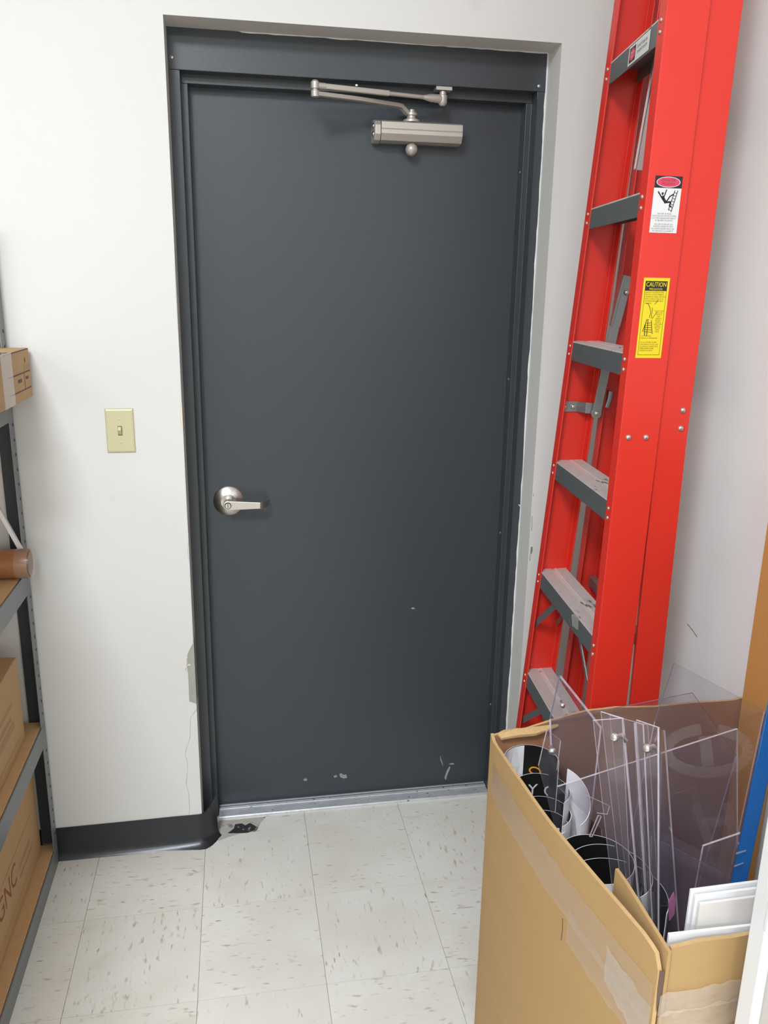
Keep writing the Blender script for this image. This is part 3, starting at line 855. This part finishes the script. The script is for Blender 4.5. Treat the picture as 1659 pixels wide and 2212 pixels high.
def panel(name, a, c, tops, zbot=.001, th=TH, inward=None, mats=None):
    """cardboard wall from a to c; tops = [(fraction, z)], thickness inwards"""
    d = (c - a).normalized(); n = Vector((-d.y, d.x, 0)); n = n if inward is None else n * inward
    pts = [a + (c - a) * tops[0][0] + Vector((0, 0, zbot))] + [a + (c - a) * f + Vector((0, 0, z)) for f, z in tops] + [a + (c - a) * tops[-1][0] + Vector((0, 0, zbot))]
    bb = B(); k = len(pts)
    rin = [p + n * th for p in pts]
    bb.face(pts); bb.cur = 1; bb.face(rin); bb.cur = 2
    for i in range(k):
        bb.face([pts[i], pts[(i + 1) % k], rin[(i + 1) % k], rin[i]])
    return obj(name, bb, mats or [M['card'], M['card_in'], M['card_edge']], box)


def fx_(px, py):
    p = at(px, py, 'y', -.985); return ((p.x - FL.x) / (FR_.x - FL.x), p.z)


far_top = [(0, .798)] + [fx_(x, y) for x, y in ((1072, 1577), (1085, 1571), (1100, 1570), (1115, 1568), (1128, 1569), (1150, 1562), (1175, 1555), (1200, 1548), (1235, 1539), (1270, 1532), (1300, 1530), (1330, 1527), (1375, 1528), (1420, 1528), (1460, 1525), (1500, 1522), (1545, 1521), (1590, 1519))]
far_top = [p for p in far_top if p[0] < .985] + [(1.0, .822)]
panel('back_panel', FL, FR_, far_top, inward=-1)
left_top = [(0, .800), (.04, .793), (.1, .796), (.3, .801), (.5, .800), (.7, .803), (.85, .803), (.95, .800), (.985, .792), (1.0, .770)]
dL = (NL - FL).normalized(); nL = Vector((-dL.y, dL.x, 0)); LL = (NL - FL).length
bulge = lambda f: .017 * math.sin(math.pi * min(1, max(0, f))) ** .8


def ztop(f):
    for (f0, z0), (f1, z1) in zip(left_top, left_top[1:]):
        if f0 <= f <= f1:
            return z0 + (z1 - z0) * (f - f0) / (f1 - f0)
    return left_top[-1][1]


bb = B()
fs_ = [k / 30 for k in range(30)] + [.985, 1.0]
for f0, f1 in zip(fs_, fs_[1:]):
    q = []
    for f in (f0, f1):
        p = FL + (NL - FL) * f - nL * bulge(f)
        q.append((p + Vector((0, 0, .001)), p + Vector((0, 0, ztop(f))), p + nL * TH + Vector((0, 0, .001)), p + nL * TH + Vector((0, 0, ztop(f)))))
    (a_, b_, c_, d_), (e_, f_, g_, h_) = q
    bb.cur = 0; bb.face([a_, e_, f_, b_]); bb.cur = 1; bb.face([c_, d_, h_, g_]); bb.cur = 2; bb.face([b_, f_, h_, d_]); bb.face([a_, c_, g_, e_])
    if f0 == 0: bb.face([a_, b_, d_, c_])
    if f1 == 1.0: bb.face([e_, g_, h_, f_])
obj('side_panel', bb, [M['card'], M['card_in'], M['card_edge']], box, smooth=25)
panel('side_panel', FR_, NR, [(0, .815), (.5, .81), (1, .80)], inward=-1)
nr_top = [(0.02, .800), (.1, .804), (.2, .802), (.35, .806), (.6, .803), (1, .80)]
panel('front_panel', NL + Vector((.008, .004, 0)), NR, nr_top, inward=1)
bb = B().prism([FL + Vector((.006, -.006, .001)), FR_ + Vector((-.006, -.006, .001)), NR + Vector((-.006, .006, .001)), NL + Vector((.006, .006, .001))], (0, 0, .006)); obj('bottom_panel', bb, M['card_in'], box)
# inner flap along the near part of the left side, and the bent corner fold at the back
a0 = FL + dL * .425 + nL * .012; a1 = FL + dL * .560 + nL * .010
bb = B().prism([a0 + Vector((0, 0, .60)), a0 + Vector((0, 0, .822)), a0.lerp(a1, .2) + Vector((0, 0, .820)), a1 + Vector((0, 0, .800)), a1 + Vector((0, 0, .60))], nL * .005); obj('inner_flap', bb, M['card'], box)
bb = B()
f0, f1 = FL + Vector((.012, -.004, .797)), FL + Vector((.135, -.002, .809))
bb.loft([[f0 + Vector((0, 0, 0)), f0 + Vector((.0, -.002, .006)), f0 + Vector((.004, -.014, .003)), f0 + Vector((.004, -.012, -.004))], [f0.lerp(f1, .3) + Vector((0, 0, .002)), f0.lerp(f1, .3) + Vector((0, -.002, .010)), f0.lerp(f1, .3) + Vector((0, -.016, .004)), f0.lerp(f1, .3) + Vector((0, -.014, -.004))],
         [f0.lerp(f1, .6) + Vector((0, 0, 0)), f0.lerp(f1, .6) + Vector((0, -.002, .007)), f0.lerp(f1, .6) + Vector((0, -.018, .002)), f0.lerp(f1, .6) + Vector((0, -.016, -.006))], [f1 + Vector((0, 0, 0)), f1 + Vector((0, -.002, .004)), f1 + Vector((0, -.006, .002)), f1 + Vector((0, -.006, -.002))]])
obj('crumpled_rim', bb, M['card_edge'], box, bevel=.0015)
# dark slit at the near left corner
cs = NL + Vector((.003, -.0012, 0))
bb = B().prism([cs + Vector(v) for v in ((-.001, 0, .772), (.006, -.0002, .770), (.005, -.0002, .735), (.001, 0, .705), (-.001, 0, .74))], (0, .0005, 0)); obj('corner_slit', bb, M['print_dark'], box)


# clear tape: long band under the rim of the left side, lower piece, wrinkled band round the front
def on_left(s, z, off=.0008):
    return FL + dL * s - nL * (off + bulge(s / LL)) + Vector((0, 0, z))


def wrinkle(name, fn, s0, s1, z0, z1, n, m, amp, material, skew=0.0, rag=0.0):
    bb = B(); r = random.Random(hash(name) % 1000 + n)
    grid = [[fn(s0 + (s1 - s0) * i / n, z0 + (z1 - z0) * (j / m) + skew * i / n + (r.uniform(-rag, rag) if j in (0, m) else 0), .0014 + amp * r.random()) for j in range(m + 1)] for i in range(n + 1)]
    for i in range(n):
        for j in range(m):
            bb.face([grid[i][j], grid[i + 1][j], grid[i + 1][j + 1], grid[i][j + 1]])
    return obj(name, bb, material, box, smooth=60)


wrinkle('packing_tape', on_left, .03, .555, .690, .758, 26, 4, .0010, M['tape'], skew=-.012, rag=.003)
wrinkle('packing_tape', on_left, .36, .555, .640, .700, 12, 3, .0010, M['tape'], skew=-.01, rag=.004)
wrinkle('packing_tape', on_left, .46, .556, .660, .725, 8, 4, .0016, M['tape_white'], skew=-.015, rag=.006)
on_front = lambda s, z, off=.0008: NL + (NR - NL).normalized() * s + Vector((0, -1, 0)) * off + Vector((0, 0, z))
wrinkle('packing_tape', on_front, .006, .14, .696, .732, 12, 4, .0012, M['tape_white'], skew=.006, rag=.003)
wrinkle('packing_tape', on_front, .006, .16, .660, .700, 12, 4, .003, M['tape_white'], skew=.010, rag=.004)
bb = B().tube([on_left(.343, .672, .0002), on_left(.345, .655, .0002), on_left(.344, .632, .0002)], .0008, 6); obj('slit_cut', bb, M['print_dark'], box)

# ---------------------------------------------------------------- tall tan cardboard sheet on the right
tc_ = thing('cardboard_sheet', 'tall tan cardboard sheet standing upright at the right end of the box', 'cardboard', (1.108, -1.2, .01))
bb = B().prism([(1.1060, y, z) for y, z in ((-.978, .010), (-.978, 1.212), (-.984, 1.218), (-.984, 1.32), (-1.46, 1.32), (-1.46, .010))], (-.0055, 0, 0)); obj('sheet', bb, [M['card_tan']], tc_, bevel=.0008)


# ---------------------------------------------------------------- rolled vinyl prints in the box
def roll(name, label, c, r, z0, z1, a0=0, a1=360, lean=(0, 0), inner='vinyl_black', wob=.0, slope=0.0, group=None, loose=0.0):
    """a sheet curled into a tube: white outside, printed inside; returns (thing, map of the inside)"""
    c = Vector((c[0], c[1], 0)); n = 44
    th = .0011

    def pt(deg, z, off):
        t = math.radians(deg); k = (deg - a0) / max(1, (a1 - a0))
        rr = (r + loose * k) + off + wob * math.sin(3 * t)
        f = (z - z0) / (z1 - z0)
        return c + Vector((rr * math.cos(t) + lean[0] * f, rr * math.sin(t) + lean[1] * f, z))
    ang = [a0 + (a1 - a0) * k / n for k in range(n + 1)]
    top = lambda d: z1 + slope * math.sin(math.radians(d))
    bb = B()
    for i in range(n):
        d0, d1 = ang[i], ang[i + 1]
        bb.cur = 0
        bb.face([pt(d0, z0, th), pt(d1, z0, th), pt(d1, top(d1), th), pt(d0, top(d0), th)])
        bb.cur = 1
        bb.face([pt(d0, z0, 0), pt(d0, top(d0), 0), pt(d1, top(d1), 0), pt(d1, z0, 0)])
        bb.cur = 0
        bb.face([pt(d0, top(d0), 0), pt(d0, top(d0), th), pt(d1, top(d1), th), pt(d1, top(d1), 0)])
        bb.face([pt(d0, z0, 0), pt(d1, z0, 0), pt(d1, z0, th), pt(d0, z0, th)])
    for d in (a0, a1):
        if a1 - a0 < 359:
            bb.face([pt(d, z0, 0), pt(d, z0, th), pt(d, top(d), th), pt(d, top(d), 0)])
    root = thing(name, label, 'rolled print', (c.x, c.y, z0), group)
    o = obj('sheet', bb, [M['vinyl_white'], M[inner]], root, smooth=50)
    return root, pt, top


def curved(root, name, polys, pt, top, deg0, r, v0, material, off=-.0006, sub=10):
    """print on the inside of a roll: 2D polygons, u along the curve (seen from inside), v down from the rim"""
    bb = B(); bm = bmesh.new()
    for p in polys:
        vs = [bm.verts.new((u, v, 0)) for u, v in p]
        try:
            bm.faces.new(vs)
        except ValueError:
            pass
    bmesh.ops.remove_doubles(bm, verts=bm.verts, dist=1e-6)
    bmesh.ops.triangulate(bm, faces=bm.faces)
    for _ in range(2):
        es = [e for e in bm.edges if e.calc_length() > r * .14]
        if es:
            bmesh.ops.subdivide_edges(bm, edges=es, cuts=2); bmesh.ops.triangulate(bm, faces=bm.faces)
    for f in bm.faces:
        q = []
        for v in f.verts:
            d = deg0 - math.degrees(v.co.x / r)
            q.append(pt(d, top(d) + v0 + v.co.y, off))
        bb.face(q)
    bm.free()
    return obj(name, bb, material, root)


GR = 'rolled vinyl prints in the box'
rA, pA, tA = roll('rolled_print', 'rolled print in the back corner, black inside with a white patch and orange figure', (.629, -1.050), .0500, .02, .772, -25, 215, (-.004, .0), group=GR)
curved(rA, 'white_patch', [rect(-.058, 0.0, -.20, -.001)], pA, tA, 86, .0500, 0, M['vinyl_white'])
curved(rA, 'black_patch', [[(-.056, -.050), (-.026, -.041), (-.0235, -.055), (-.0235, -.066), (-.028, -.080), (-.038, -.09), (-.056, -.09)]], pA, tA, 86, .0500, 0, M['vinyl_black'], -.0011)
ring_o = ell(0, 0, .0125, .009, 20); ring_i = ell(0, 0, .0092, .0058, 20)
curved(rA, 'orange_figure', [[(u + .024, v - .054) for u, v in (ring_o[k], ring_o[(k + 1) % 20], ring_i[(k + 1) % 20], ring_i[k])] for k in range(20)], pA, tA, 86, .0500, 0, M['vinyl_orange'], -.0011)
rB, pB, tB = roll('rolled_print', 'black rolled print with grey letters Y and O, second from the back corner', (.640, -1.072), .0525, .02, .720, -60, 215, (.0, .0), group=GR)
curved(rB, 'letter', text_flat('Y', .034), pB, tB, 86, .0525, -.036, M['vinyl_grey'])
curved(rB, 'letter', text_flat('O', .034), pB, tB, 48, .0525, -.036, M['vinyl_grey'])
rC, pC, tC = roll('rolled_print', 'rolled print with plain black inside, third from the back corner', (.640, -1.093), .0486, .02, .686, -70, 225, (.0, .0), group=GR)
rD, pD, tD = roll('rolled_print', 'innermost small roll with a glossy dark inside, nearest the camera in the corner bundle', (.642, -1.106), .037, .02, .672, 0, 360, (.0, .0), group=GR)
rH, pH, tH = roll('rolled_print', 'plain white curled sheet beside the corner bundle of rolled prints', (.660, -1.118), .052, .02, .735, -70, 58, (.0, .0), inner='vinyl_white', slope=.03, group=GR)
rE, pE, tE = roll('rolled_print', 'smallest black roll at the back of the three black rolls on the left side', (.679, -1.235), .063, .02, .690, 0, 360, (0, 0), group=GR)
rF, pF, tF = roll('rolled_print', 'middle one of the three black rolls on the left side', (.694, -1.258), .069, .02, .681, 0, 360, (0, 0), group=GR)
rG, pG, tG = roll('rolled_print', 'widest black roll nearest the box corner on the left side', (.690, -1.292), .083, .02, .668, -45, 215, (0, 0), group=GR)
rc = at(1198, 1803, 'y', -1.19)
o = thing('red_card', 'small red card wedged between the rolled prints and the box wall', 'card', (rc.x, rc.y, .55))
bb = B().prism([rc + Vector(v) for v in ((-.016, 0, -.12), (.010, 0, -.12), (.008, 0, .012), (-.016, 0, .016))], (0, .0012, 0)); obj('card', bb, [M['vinyl_red']], o)
bb = B().prism([rc + Vector(v) for v in ((-.016, -.0003, .010), (.008, -.0003, .007), (.008, -.0003, .012), (-.016, -.0003, .0162))], (0, .0002, 0)); obj('white_border', bb, [M['vinyl_white']], o)

# ---------------------------------------------------------------- clear acrylic sheets and holders in the box
GA = 'clear acrylic sheets in the box'


def sheet(name, label, pts, th=.0042, film=False, dark=(), group=GA):
    """acrylic sheet from corner points; highlights are painted into the pale outline edges"""
    pts = [Vector(p) for p in pts]
    n = (pts[1] - pts[0]).cross(pts[2] - pts[0]).normalized()
    if n.y > 0:
        n = -n
    lo = min(pts, key=lambda p: p.z)
    root = thing(name, label, 'acrylic sheet', lo[:], group)
    back = [p - n * th for p in pts]
    bb = B(); bb.face(pts); bb.face(back[::-1])
    k = len(pts)
    for i in range(k):
        bb.cur = 2 if i in dark else 1
        bb.face([pts[i], back[i], back[(i + 1) % k], pts[(i + 1) % k]])
    o = obj('pane', bb, [M['acrylic_b'] if film else M['acrylic'], M['acr_edge'], M['acr_edge_dark']], root)
    return root, o


def bolt(parent, p, axis=(-.2, -1, 0), r=.0065):
    ax = Vector(axis).normalized()
    bb = B().lathe([(0, 0), (r, 0), (r, .002), (r * .8, .0045), (r * .4, .006), (0, .0062)], p, ax, 16)
    bb.lathe([(r * .45, -.016), (r * .45, 0)], p, ax, 10)
    return obj('bolt', bb, M['alu'], parent, smooth=40)


Yp = lambda x, y, v: at(x, y, 'y', v)
sheet('acrylic_sheet', 'tallest clear acrylic sheet, tilted, its corner rising in front of the white side wall',
      [Yp(1457, 1432, -1.03), (1.094, -1.06, .828 + .012), (1.02, -1.10, .16), (.80, -1.06, .16), Yp(1415, 1560, -1.035)], dark=(0, 4))
_, pb = sheet('acrylic_sheet', 'wide clear acrylic sheet leaning on the back rim in front of the red ladder rails',
              [Yp(1190, 1558, -1.005), Yp(1497, 1497, -1.005), Yp(1592, 1634, -1.03), (.96, -1.05, .1), (.72, -1.04, .1)], dark=(0, 1))
cs_, pc = sheet('acrylic_sheet', 'narrow pointed acrylic piece with a silver bolt standing in front of the lowest visible step',
                [Yp(1211, 1458, -1.012), Yp(1245, 1500, -1.012), Yp(1300, 1570, -1.02), (.76, -1.04, .5), (.70, -1.04, .5), Yp(1190, 1552, -1.012)], dark=(5,))
bolt(cs_, Yp(1215, 1523, -1.0155), r=.0055)
cs_, pc = sheet('acrylic_sheet', 'clear acrylic strip with a silver bolt in front of the black and white rolled print',
                [Yp(1182, 1578, -1.10), Yp(1212, 1600, -1.10), Yp(1204, 1665, -1.10), Yp(1240, 1760, -1.10), (.735, -1.13, .4), Yp(1164, 1655, -1.10)])
bolt(cs_, Yp(1193, 1623, -1.103), r=.0075)
_, pe = sheet('acrylic_sheet', 'large lavender tinted acrylic sheet with faint white letters across the middle of the box',
              [Yp(1205, 1700, -1.145), Yp(1594, 1575, -1.145), (1.045, -1.20, .15), (.80, -1.20, .15), Yp(1300, 1792, -1.150)], film=True)
# faint letters on the film of that sheet
bb = B()
Le = [(u, v) for u, v in ((1432, 1600), (1596, 1640))]


def lay(px0, py0, px1, py1, y):
    o3 = Yp(px0, py0, y); a3 = Yp(px1, py1, y) - o3
    a3n = a3.normalized(); up = Vector((-a3n.z, 0, a3n.x))
    return lambda u, v: o3 + a3n * u + up * v + Vector((0, -.0006, 0))


fn = lambda x, y: Yp(x, y, -1.1475)
arc = [(1528 + 88 * math.cos(t), 1622 + 47 * math.sin(t)) for t in [math.radians(a) for a in range(-75, 262, 12)]]
for k in range(len(arc) - 1):
    bb.face([fn(*q) for q in stroke(arc[k], arc[k + 1], 24)])
bb.face([fn(*q) for q in stroke((1522, 1590), (1530, 1655), 26)])
obj('faint_letter', bb, M['frost'], bpy.data.objects[pe.parent.name])
bb = B()
for p, q in (((1503, 1738), (1535, 1830)), ((1570, 1735), (1585, 1815)), ((1515, 1778), (1580, 1772))):
    bb.face([fn(*w_) for w_ in stroke(p, q, 20)])
obj('faint_letter', bb, M['frost'], bpy.data.objects[pe.parent.name])
sheet('acrylic_sheet', 'low acrylic sheet with a dark slanting edge behind the white boards',
      [Yp(1408, 1808, -1.27), Yp(1560, 1886, -1.27), Yp(1596, 1909, -1.27), (.95, -1.30, .2), (.80, -1.30, .2)], film=True, dark=(0, 1), th=.004)
sheet('acrylic_sheet', 'clear acrylic sheet with a bright short edge beside the blue strip',
      [Yp(1520, 1828, -1.235), Yp(1602, 1800, -1.235), (.93, -1.26, .25), (.84, -1.26, .25)], film=True)
sheet('acrylic_sheet', 'small clear acrylic offcut with a pointed end beside the corner bundle of rolls',
      [Yp(1266, 1718, -1.16), Yp(1318, 1742, -1.16), Yp(1312, 1760, -1.16), Yp(1290, 1757, -1.16)], th=.003)
sheet('acrylic_sheet', 'thin acrylic strip slanting behind the black rolls',
      [Yp(1293, 1762, -1.175), Yp(1300, 1764, -1.175), Yp(1280, 1808, -1.178), Yp(1274, 1808, -1.178)], th=.003)
bb_root = thing('acrylic_tube', 'clear plastic roll lying slanted across the right part of the box', 'plastic roll', Yp(1520, 1880, -1.22)[:])
bb = B().tube([Yp(1405, 1808, -1.225), Yp(1500, 1856, -1.225), Yp(1590, 1900, -1.225)], .021, 20, caps=False); obj('wall', bb, M['acrylic_b'], bb_root, smooth=60)

# the tall sign holder: two folded acrylic channels with silver bolts
hold = thing('acrylic_holder', 'tall folded acrylic sign holder with two silver bolts in the middle of the box', 'sign holder', (.74, -1.31, .35))
hp = lambda x, y, d: Yp(x, y, -1.30 - d)


def fold(name, tops, bots, th=.0025):
    """folded sheet through top and bottom pixel columns"""
    bb = B()
    for i in range(len(tops) - 1):
        a, c2, d2, e2 = tops[i], tops[i + 1], bots[i + 1], bots[i]
        n = (c2 - a).cross(e2 - a).normalized(); n = n if n.y < 0 else -n
        q = [a, c2, d2, e2]; r2 = [p - n * th for p in q]
        bb.cur = 0; bb.face(q); bb.face(r2[::-1]); bb.cur = 1
        for k in range(4):
            bb.face([q[k], r2[k], r2[(k + 1) % 4], q[(k + 1) % 4]])
    return obj(name, bb, [M['acrylic'], M['acr_edge']], hold)


fold('channel', [hp(1297, 1538, .0), hp(1346, 1553, .03), hp(1372, 1561, .012), hp(1388, 1566, .03)], [hp(1352, 2010, .0), hp(1388, 2030, .03), hp(1402, 2036, .012), hp(1410, 2040, .03)])
fold('channel', [hp(1374, 1556, .02), hp(1424, 1573, .045), hp(1437, 1578, .02)], [hp(1408, 2030, .02), hp(1424, 2040, .045), hp(1470, 2040, .02)])
fold('front_strip', [hp(1282, 1557, .04), hp(1345, 1552, .04)], [hp(1330, 1980, .04), hp(1366, 1995, .04)])
fold('back_strip', [hp(1318, 1546, -.01), hp(1400, 1567, -.01)], [hp(1362, 1990, -.01), hp(1428, 2010, -.01)])
bolt(hold, hp(1328, 1592, .042), (-1, -.5, .1), .0068); bolt(hold, hp(1398, 1616, .048), (-1, -.5, .1), .0072)
for p, q in (((1334, 1590), (1352, 1600)), ((1404, 1614), (1424, 1626))):
    bb = B().tube([hp(*p, .038), hp((p[0] + q[0]) / 2, p[1] - .5, .036), hp(*q, .034)], .0035, 10); obj('bolt_shank', bb, M['alu'], hold, smooth=50)

# ---------------------------------------------------------------- boards at the near end of the box
GB = 'white foam boards at the near end of the box'


def board(label, y, x0, x1, ztop, zdrop=0.0, th=.004, m='foam', name='foam_board', lean=.0):
    root = thing(name, label, 'board', ((x0 + x1) / 2, y, .01), GB)
    bb = B().prism([(x0, y + lean, .01), (x1, y + lean, .01), (x1, y, ztop + zdrop), (x0, y, ztop)], (0, th, 0))
    obj('board', bb, [M[m]], root, bevel=.0004)
    return root


board('lowest white foam board just inside the front of the box', -1.531, .6395, .95, .8066, -.006)
board('off-white board in front of two taller white boards', -1.512, .692, .96, .8315, .002, m='foam_back')
board('tallest white foam board behind the off-white board', -1.498, .6855, .96, .8425, .0035)
board('white foam board sandwiched between the off-white and the tallest board', -1.505, .6885, .96, .8385, .002)
pk = thing('pink_card', 'pink printed card showing behind the acrylic next to the white boards', 'card', (.742, -1.43, .3))
bb = B().prism([Yp(x, y, -1.43) for x, y in ((1446, 1990), (1444, 1950), (1456, 1928), (1460, 1945), (1457, 1975))], (0, .002, 0)); obj('card', bb, [M['pink']], pk)

bd = thing('blue_strip', 'narrow glossy blue upright strip near the right end of the box', 'strip', (.90, -1.33, .05))
e0, e1 = Yp(1655, 1530, -1.35), Yp(1578, 1905, -1.35)
dx = (e0.x - e1.x) / (e0.z - e1.z)
lx = lambda z: e1.x + dx * (z - e1.z)
bb = B().loft([[(lx(z), -1.352, z), (lx(z) + .0205, -1.362, z), (lx(z) + .0245, -1.350, z), (lx(z) + .011, -1.335, z)] for z in (.01, .4, .75, 1.08)]); obj('edge', bb, M['blue'], bd, bevel=.002)
bb = B().prism([Yp(x, y, -1.3625) for x, y in ((1590, 1842), (1612, 1836), (1611, 1839), (1590, 1846))], (0, .0004, 0)); bb.prism([Yp(x, y, -1.3625) for x, y in ((1586, 1870), (1606, 1863), (1606, 1865), (1586, 1873))], (0, .0004, 0)); obj('tape_line', bb, M['tape_white'], bd)
rw = thing('white_roll', 'pale rolled sheet standing beside the blue strip at the right edge', 'rolled print', (.935, -1.385, .01))
bb = B().lathe([(.051, 0), (.052, .6), (.052, 1.03), (.0505, 1.03), (.0505, .6), (.050, 0)], (.932, -1.388, .012), (0, 0, 1), 40); obj('sheet', bb, M['shade_grey'], rw, smooth=40)

# white laminated upright with a panel greyed to stand in for shade at the right edge, in front of the box
up = thing('white_upright', 'white laminated upright with a shade-darkened panel beside the front of the box', 'shelf upright', (.715, -1.62, 0))
bb = B().box(.7220, .7360, -1.602, -1.574, .0005, 1.45); obj('upright', bb, M['post_white'], up, bevel=.0015)
bb = B().box(.7360, 1.10, -1.596, -1.580, .0005, 1.45); obj('panel', bb, M['shade_grey'], up, bevel=.001)
p = at(1655, 1992, 'y', -1.60)
bb = B().box(p.x - .002, p.x + .03, -1.606, -1.598, p.z - .012, p.z + .03); obj('clip', bb, M['post_white'], up, bevel=.002)

# ---------------------------------------------------------------- steel shelving on the left
XS = -.455
sh_ = thing('steel_shelving', 'grey steel shelving unit with chipboard shelves along the left edge', 'shelving', (-.70, -1.0, 0))
YA, YZ, XB = -.176, -2.1, -.96
LEV = [.058, .452, .900, 1.352]
hole_me = B().prism([(0, -.0035, -.003), (0, .0030, -.0045), (0, .0035, .003), (0, -.0030, .0045)], (.0004, 0, 0)).mesh('slot', M['hole'])
for (x, y, sx, sy) in ((XS, YA, -1, -1), (XB, YA, 1, -1), (XS, YZ, -1, 1), (XB, YZ, 1, 1)):
    bb = B().loft([[(x, y, z), (x + .040 * sx, y, z), (x + .040 * sx, y + .002 * sy, z), (x + .002 * sx, y + .002 * sy, z), (x + .002 * sx, y + .040 * sy, z), (x, y + .040 * sy, z)] for z in (.0006, 1.74)])
    po = obj('post', bb, M['shelf'], sh_)
    if x == XS and y == YA:
        bb = B().box(x - .0395, x - .0022, y - .0034, y - .0022, .06, 1.74); obj('post_shade', bb, M['shelf_shade'], po)  # dark strip paints the shade on the inner flange of the post
        for k in range(38):
            inst('slot', hole_me, (x, y - .013, .10 + k * .0381), po)
for z in LEV:
    bb = B().box(XS - .003, XS + .0015, YZ + .004, YA - .010, z - .060, z - .002); bb.box(XS - .025, XS - .003, YZ + .004, YA - .01, z - .0175, z - .0155); obj('beam', bb, M['shelf'], sh_, bevel=.001)
    bb = B().box(XB, XB + .003, YZ + .004, YA - .010, z - .060, z - .002); obj('beam', bb, M['shelf'], sh_)
    bb = B().box(XB + .004, XS - .004, YZ + .006, YA - .006, z - .0155, z); obj('deck', bb, M['wood'], sh_, bevel=.001)


def carton(name, label, x0, x1, y0, y1, z0, z1, parts, group='cartons on the steel shelving', bevel=.002):
    root = thing(name, label, 'carton', ((x0 + x1) / 2, (y0 + y1) / 2, z0), group)
    bb = B().box(x0, x1, y0, y1, z0, z1); obj('carton_body', bb, M['carton'], root, bevel=bevel)
    fn = lambda u, v: Vector((x1 + .0004, y0 + u, z0 + v))      # u to the door end, v up, on the face towards the aisle
    for nm, polys, m in parts:
        bb = B(); put(bb, polys, fn); obj(nm, bb, M[m], root)
    return root


D0 = .70
g = text_flat('GNC', .085, 'LEFT')
carton('carton', 'brown carton printed with red brown letters on the bottom shelf', -.93, -.492, -.205 - D0, -.205, .0585, .385,
       [('brand_print', [[(D0 - .405 + u * .9, .118 + v) for u, v in p] for p in g], 'print_brown'), ('rule_print', [rect(.02, D0 - .05, .166, .1685), rect(.02, D0 - .09, .036, .038), rect(D0 - .21, D0 - .07, .075, .082), rect(D0 - .21, D0 - .10, .10, .112)], 'print_faint')])
carton('carton', 'plain brown carton with faint print on the second shelf', -.93, -.484, -.270 - .60, -.270, .4525, .690,
       [('faint_print', [rect(.30, .52, .08, .10), rect(.33, .50, .11, .122), rect(.05, .56, .03, .032), rect(.40, .52, .14, .15)], 'print_faint')])
cw = .42
c2 = carton('carton', 'small brown carton with a printed grid and clear tape on the upper shelf', -.85, -.402, -.186 - cw, -.186, 1.3525, 1.470,
            [('grid_print', [rect(.21, cw - .004, .062, .0655), rect(.21, cw - .004, .0225, .0255), rect(cw - .065, cw - .062, .024, .064), rect(cw - .052, cw - .025, .046, .053), rect(cw - .125, cw - .09, .044, .052), rect(cw - .05, cw - .042, .088, .096), rect(cw - .047, cw - .045, .082, .10),
                             rect(cw - .055, cw - .053, .070, .078), rect(cw - .035, cw - .033, .070, .078), rect(cw - .015, cw - .013, .070, .080), rect(.18, cw - .01, .1145, .1175)], 'print_dark')])
bb = B().box(-.60, -.4012, -.186 - .255, -.186 - .165, 1.3522, 1.4712); obj('packing_tape', bb, M['tape_white'], c2, bevel=.001)

tb = thing('mailing_tube', 'brown cardboard mailing tube with tape over its open end on the middle shelf', 'tube', (-.6, -.255, .9))
bb = B().lathe([(.0345, -.45), (.0375, -.45), (.0375, 0), (.0345, 0), (.0345, -.45)], (-.432, -.255, .9382), (1, 0, 0), 36); tbo = obj('tube_wall', bb, M['tube_brown'], tb, smooth=40)
bb = B().lathe([(.0, 0), (.033, .0), (.033, -.004), (0, -.004)], (-.462, -.255, .9382), (1, 0, 0), 28); obj('end_plug', bb, M['card_in'], tb)
bb = B()
for a in range(6):
    t0, t1 = math.radians(40 + a * 28), math.radians(62 + a * 28)
    bb.face([(-.430 + .004 * math.sin(a * 3), -.255 - .0375 * math.sin(t), .9382 + .0375 * math.cos(t)) for t in (t0, t1)] + [(-.445 + .010 * math.cos(a * 5), -.255 - .022 * math.sin(t), .9382 + .022 * math.cos(t)) for t in (t1, t0)])
bb.lathe([(.0379, -.03), (.0379, .004), (.0374, .006)], (-.432, -.255, .9382), (1, 0, 0), 36)
obj('tape_wrap', bb, M['tape'], tb, smooth=40)
wb = thing('white_strip', 'white board strip slanting behind the mailing tube on the middle shelf', 'board', (-.52, -.23, .90))
q0, q1 = at(0, 1106, 'y', -.225), at(30, 1160, 'y', -.225)
dd = (q1 - q0).normalized()
bb = B().bar(q0 - dd * .12, q1 + dd * .045, .010, .012, up=(0, 1, 0)); obj('strip', bb, M['foam'], wb, bevel=.001)
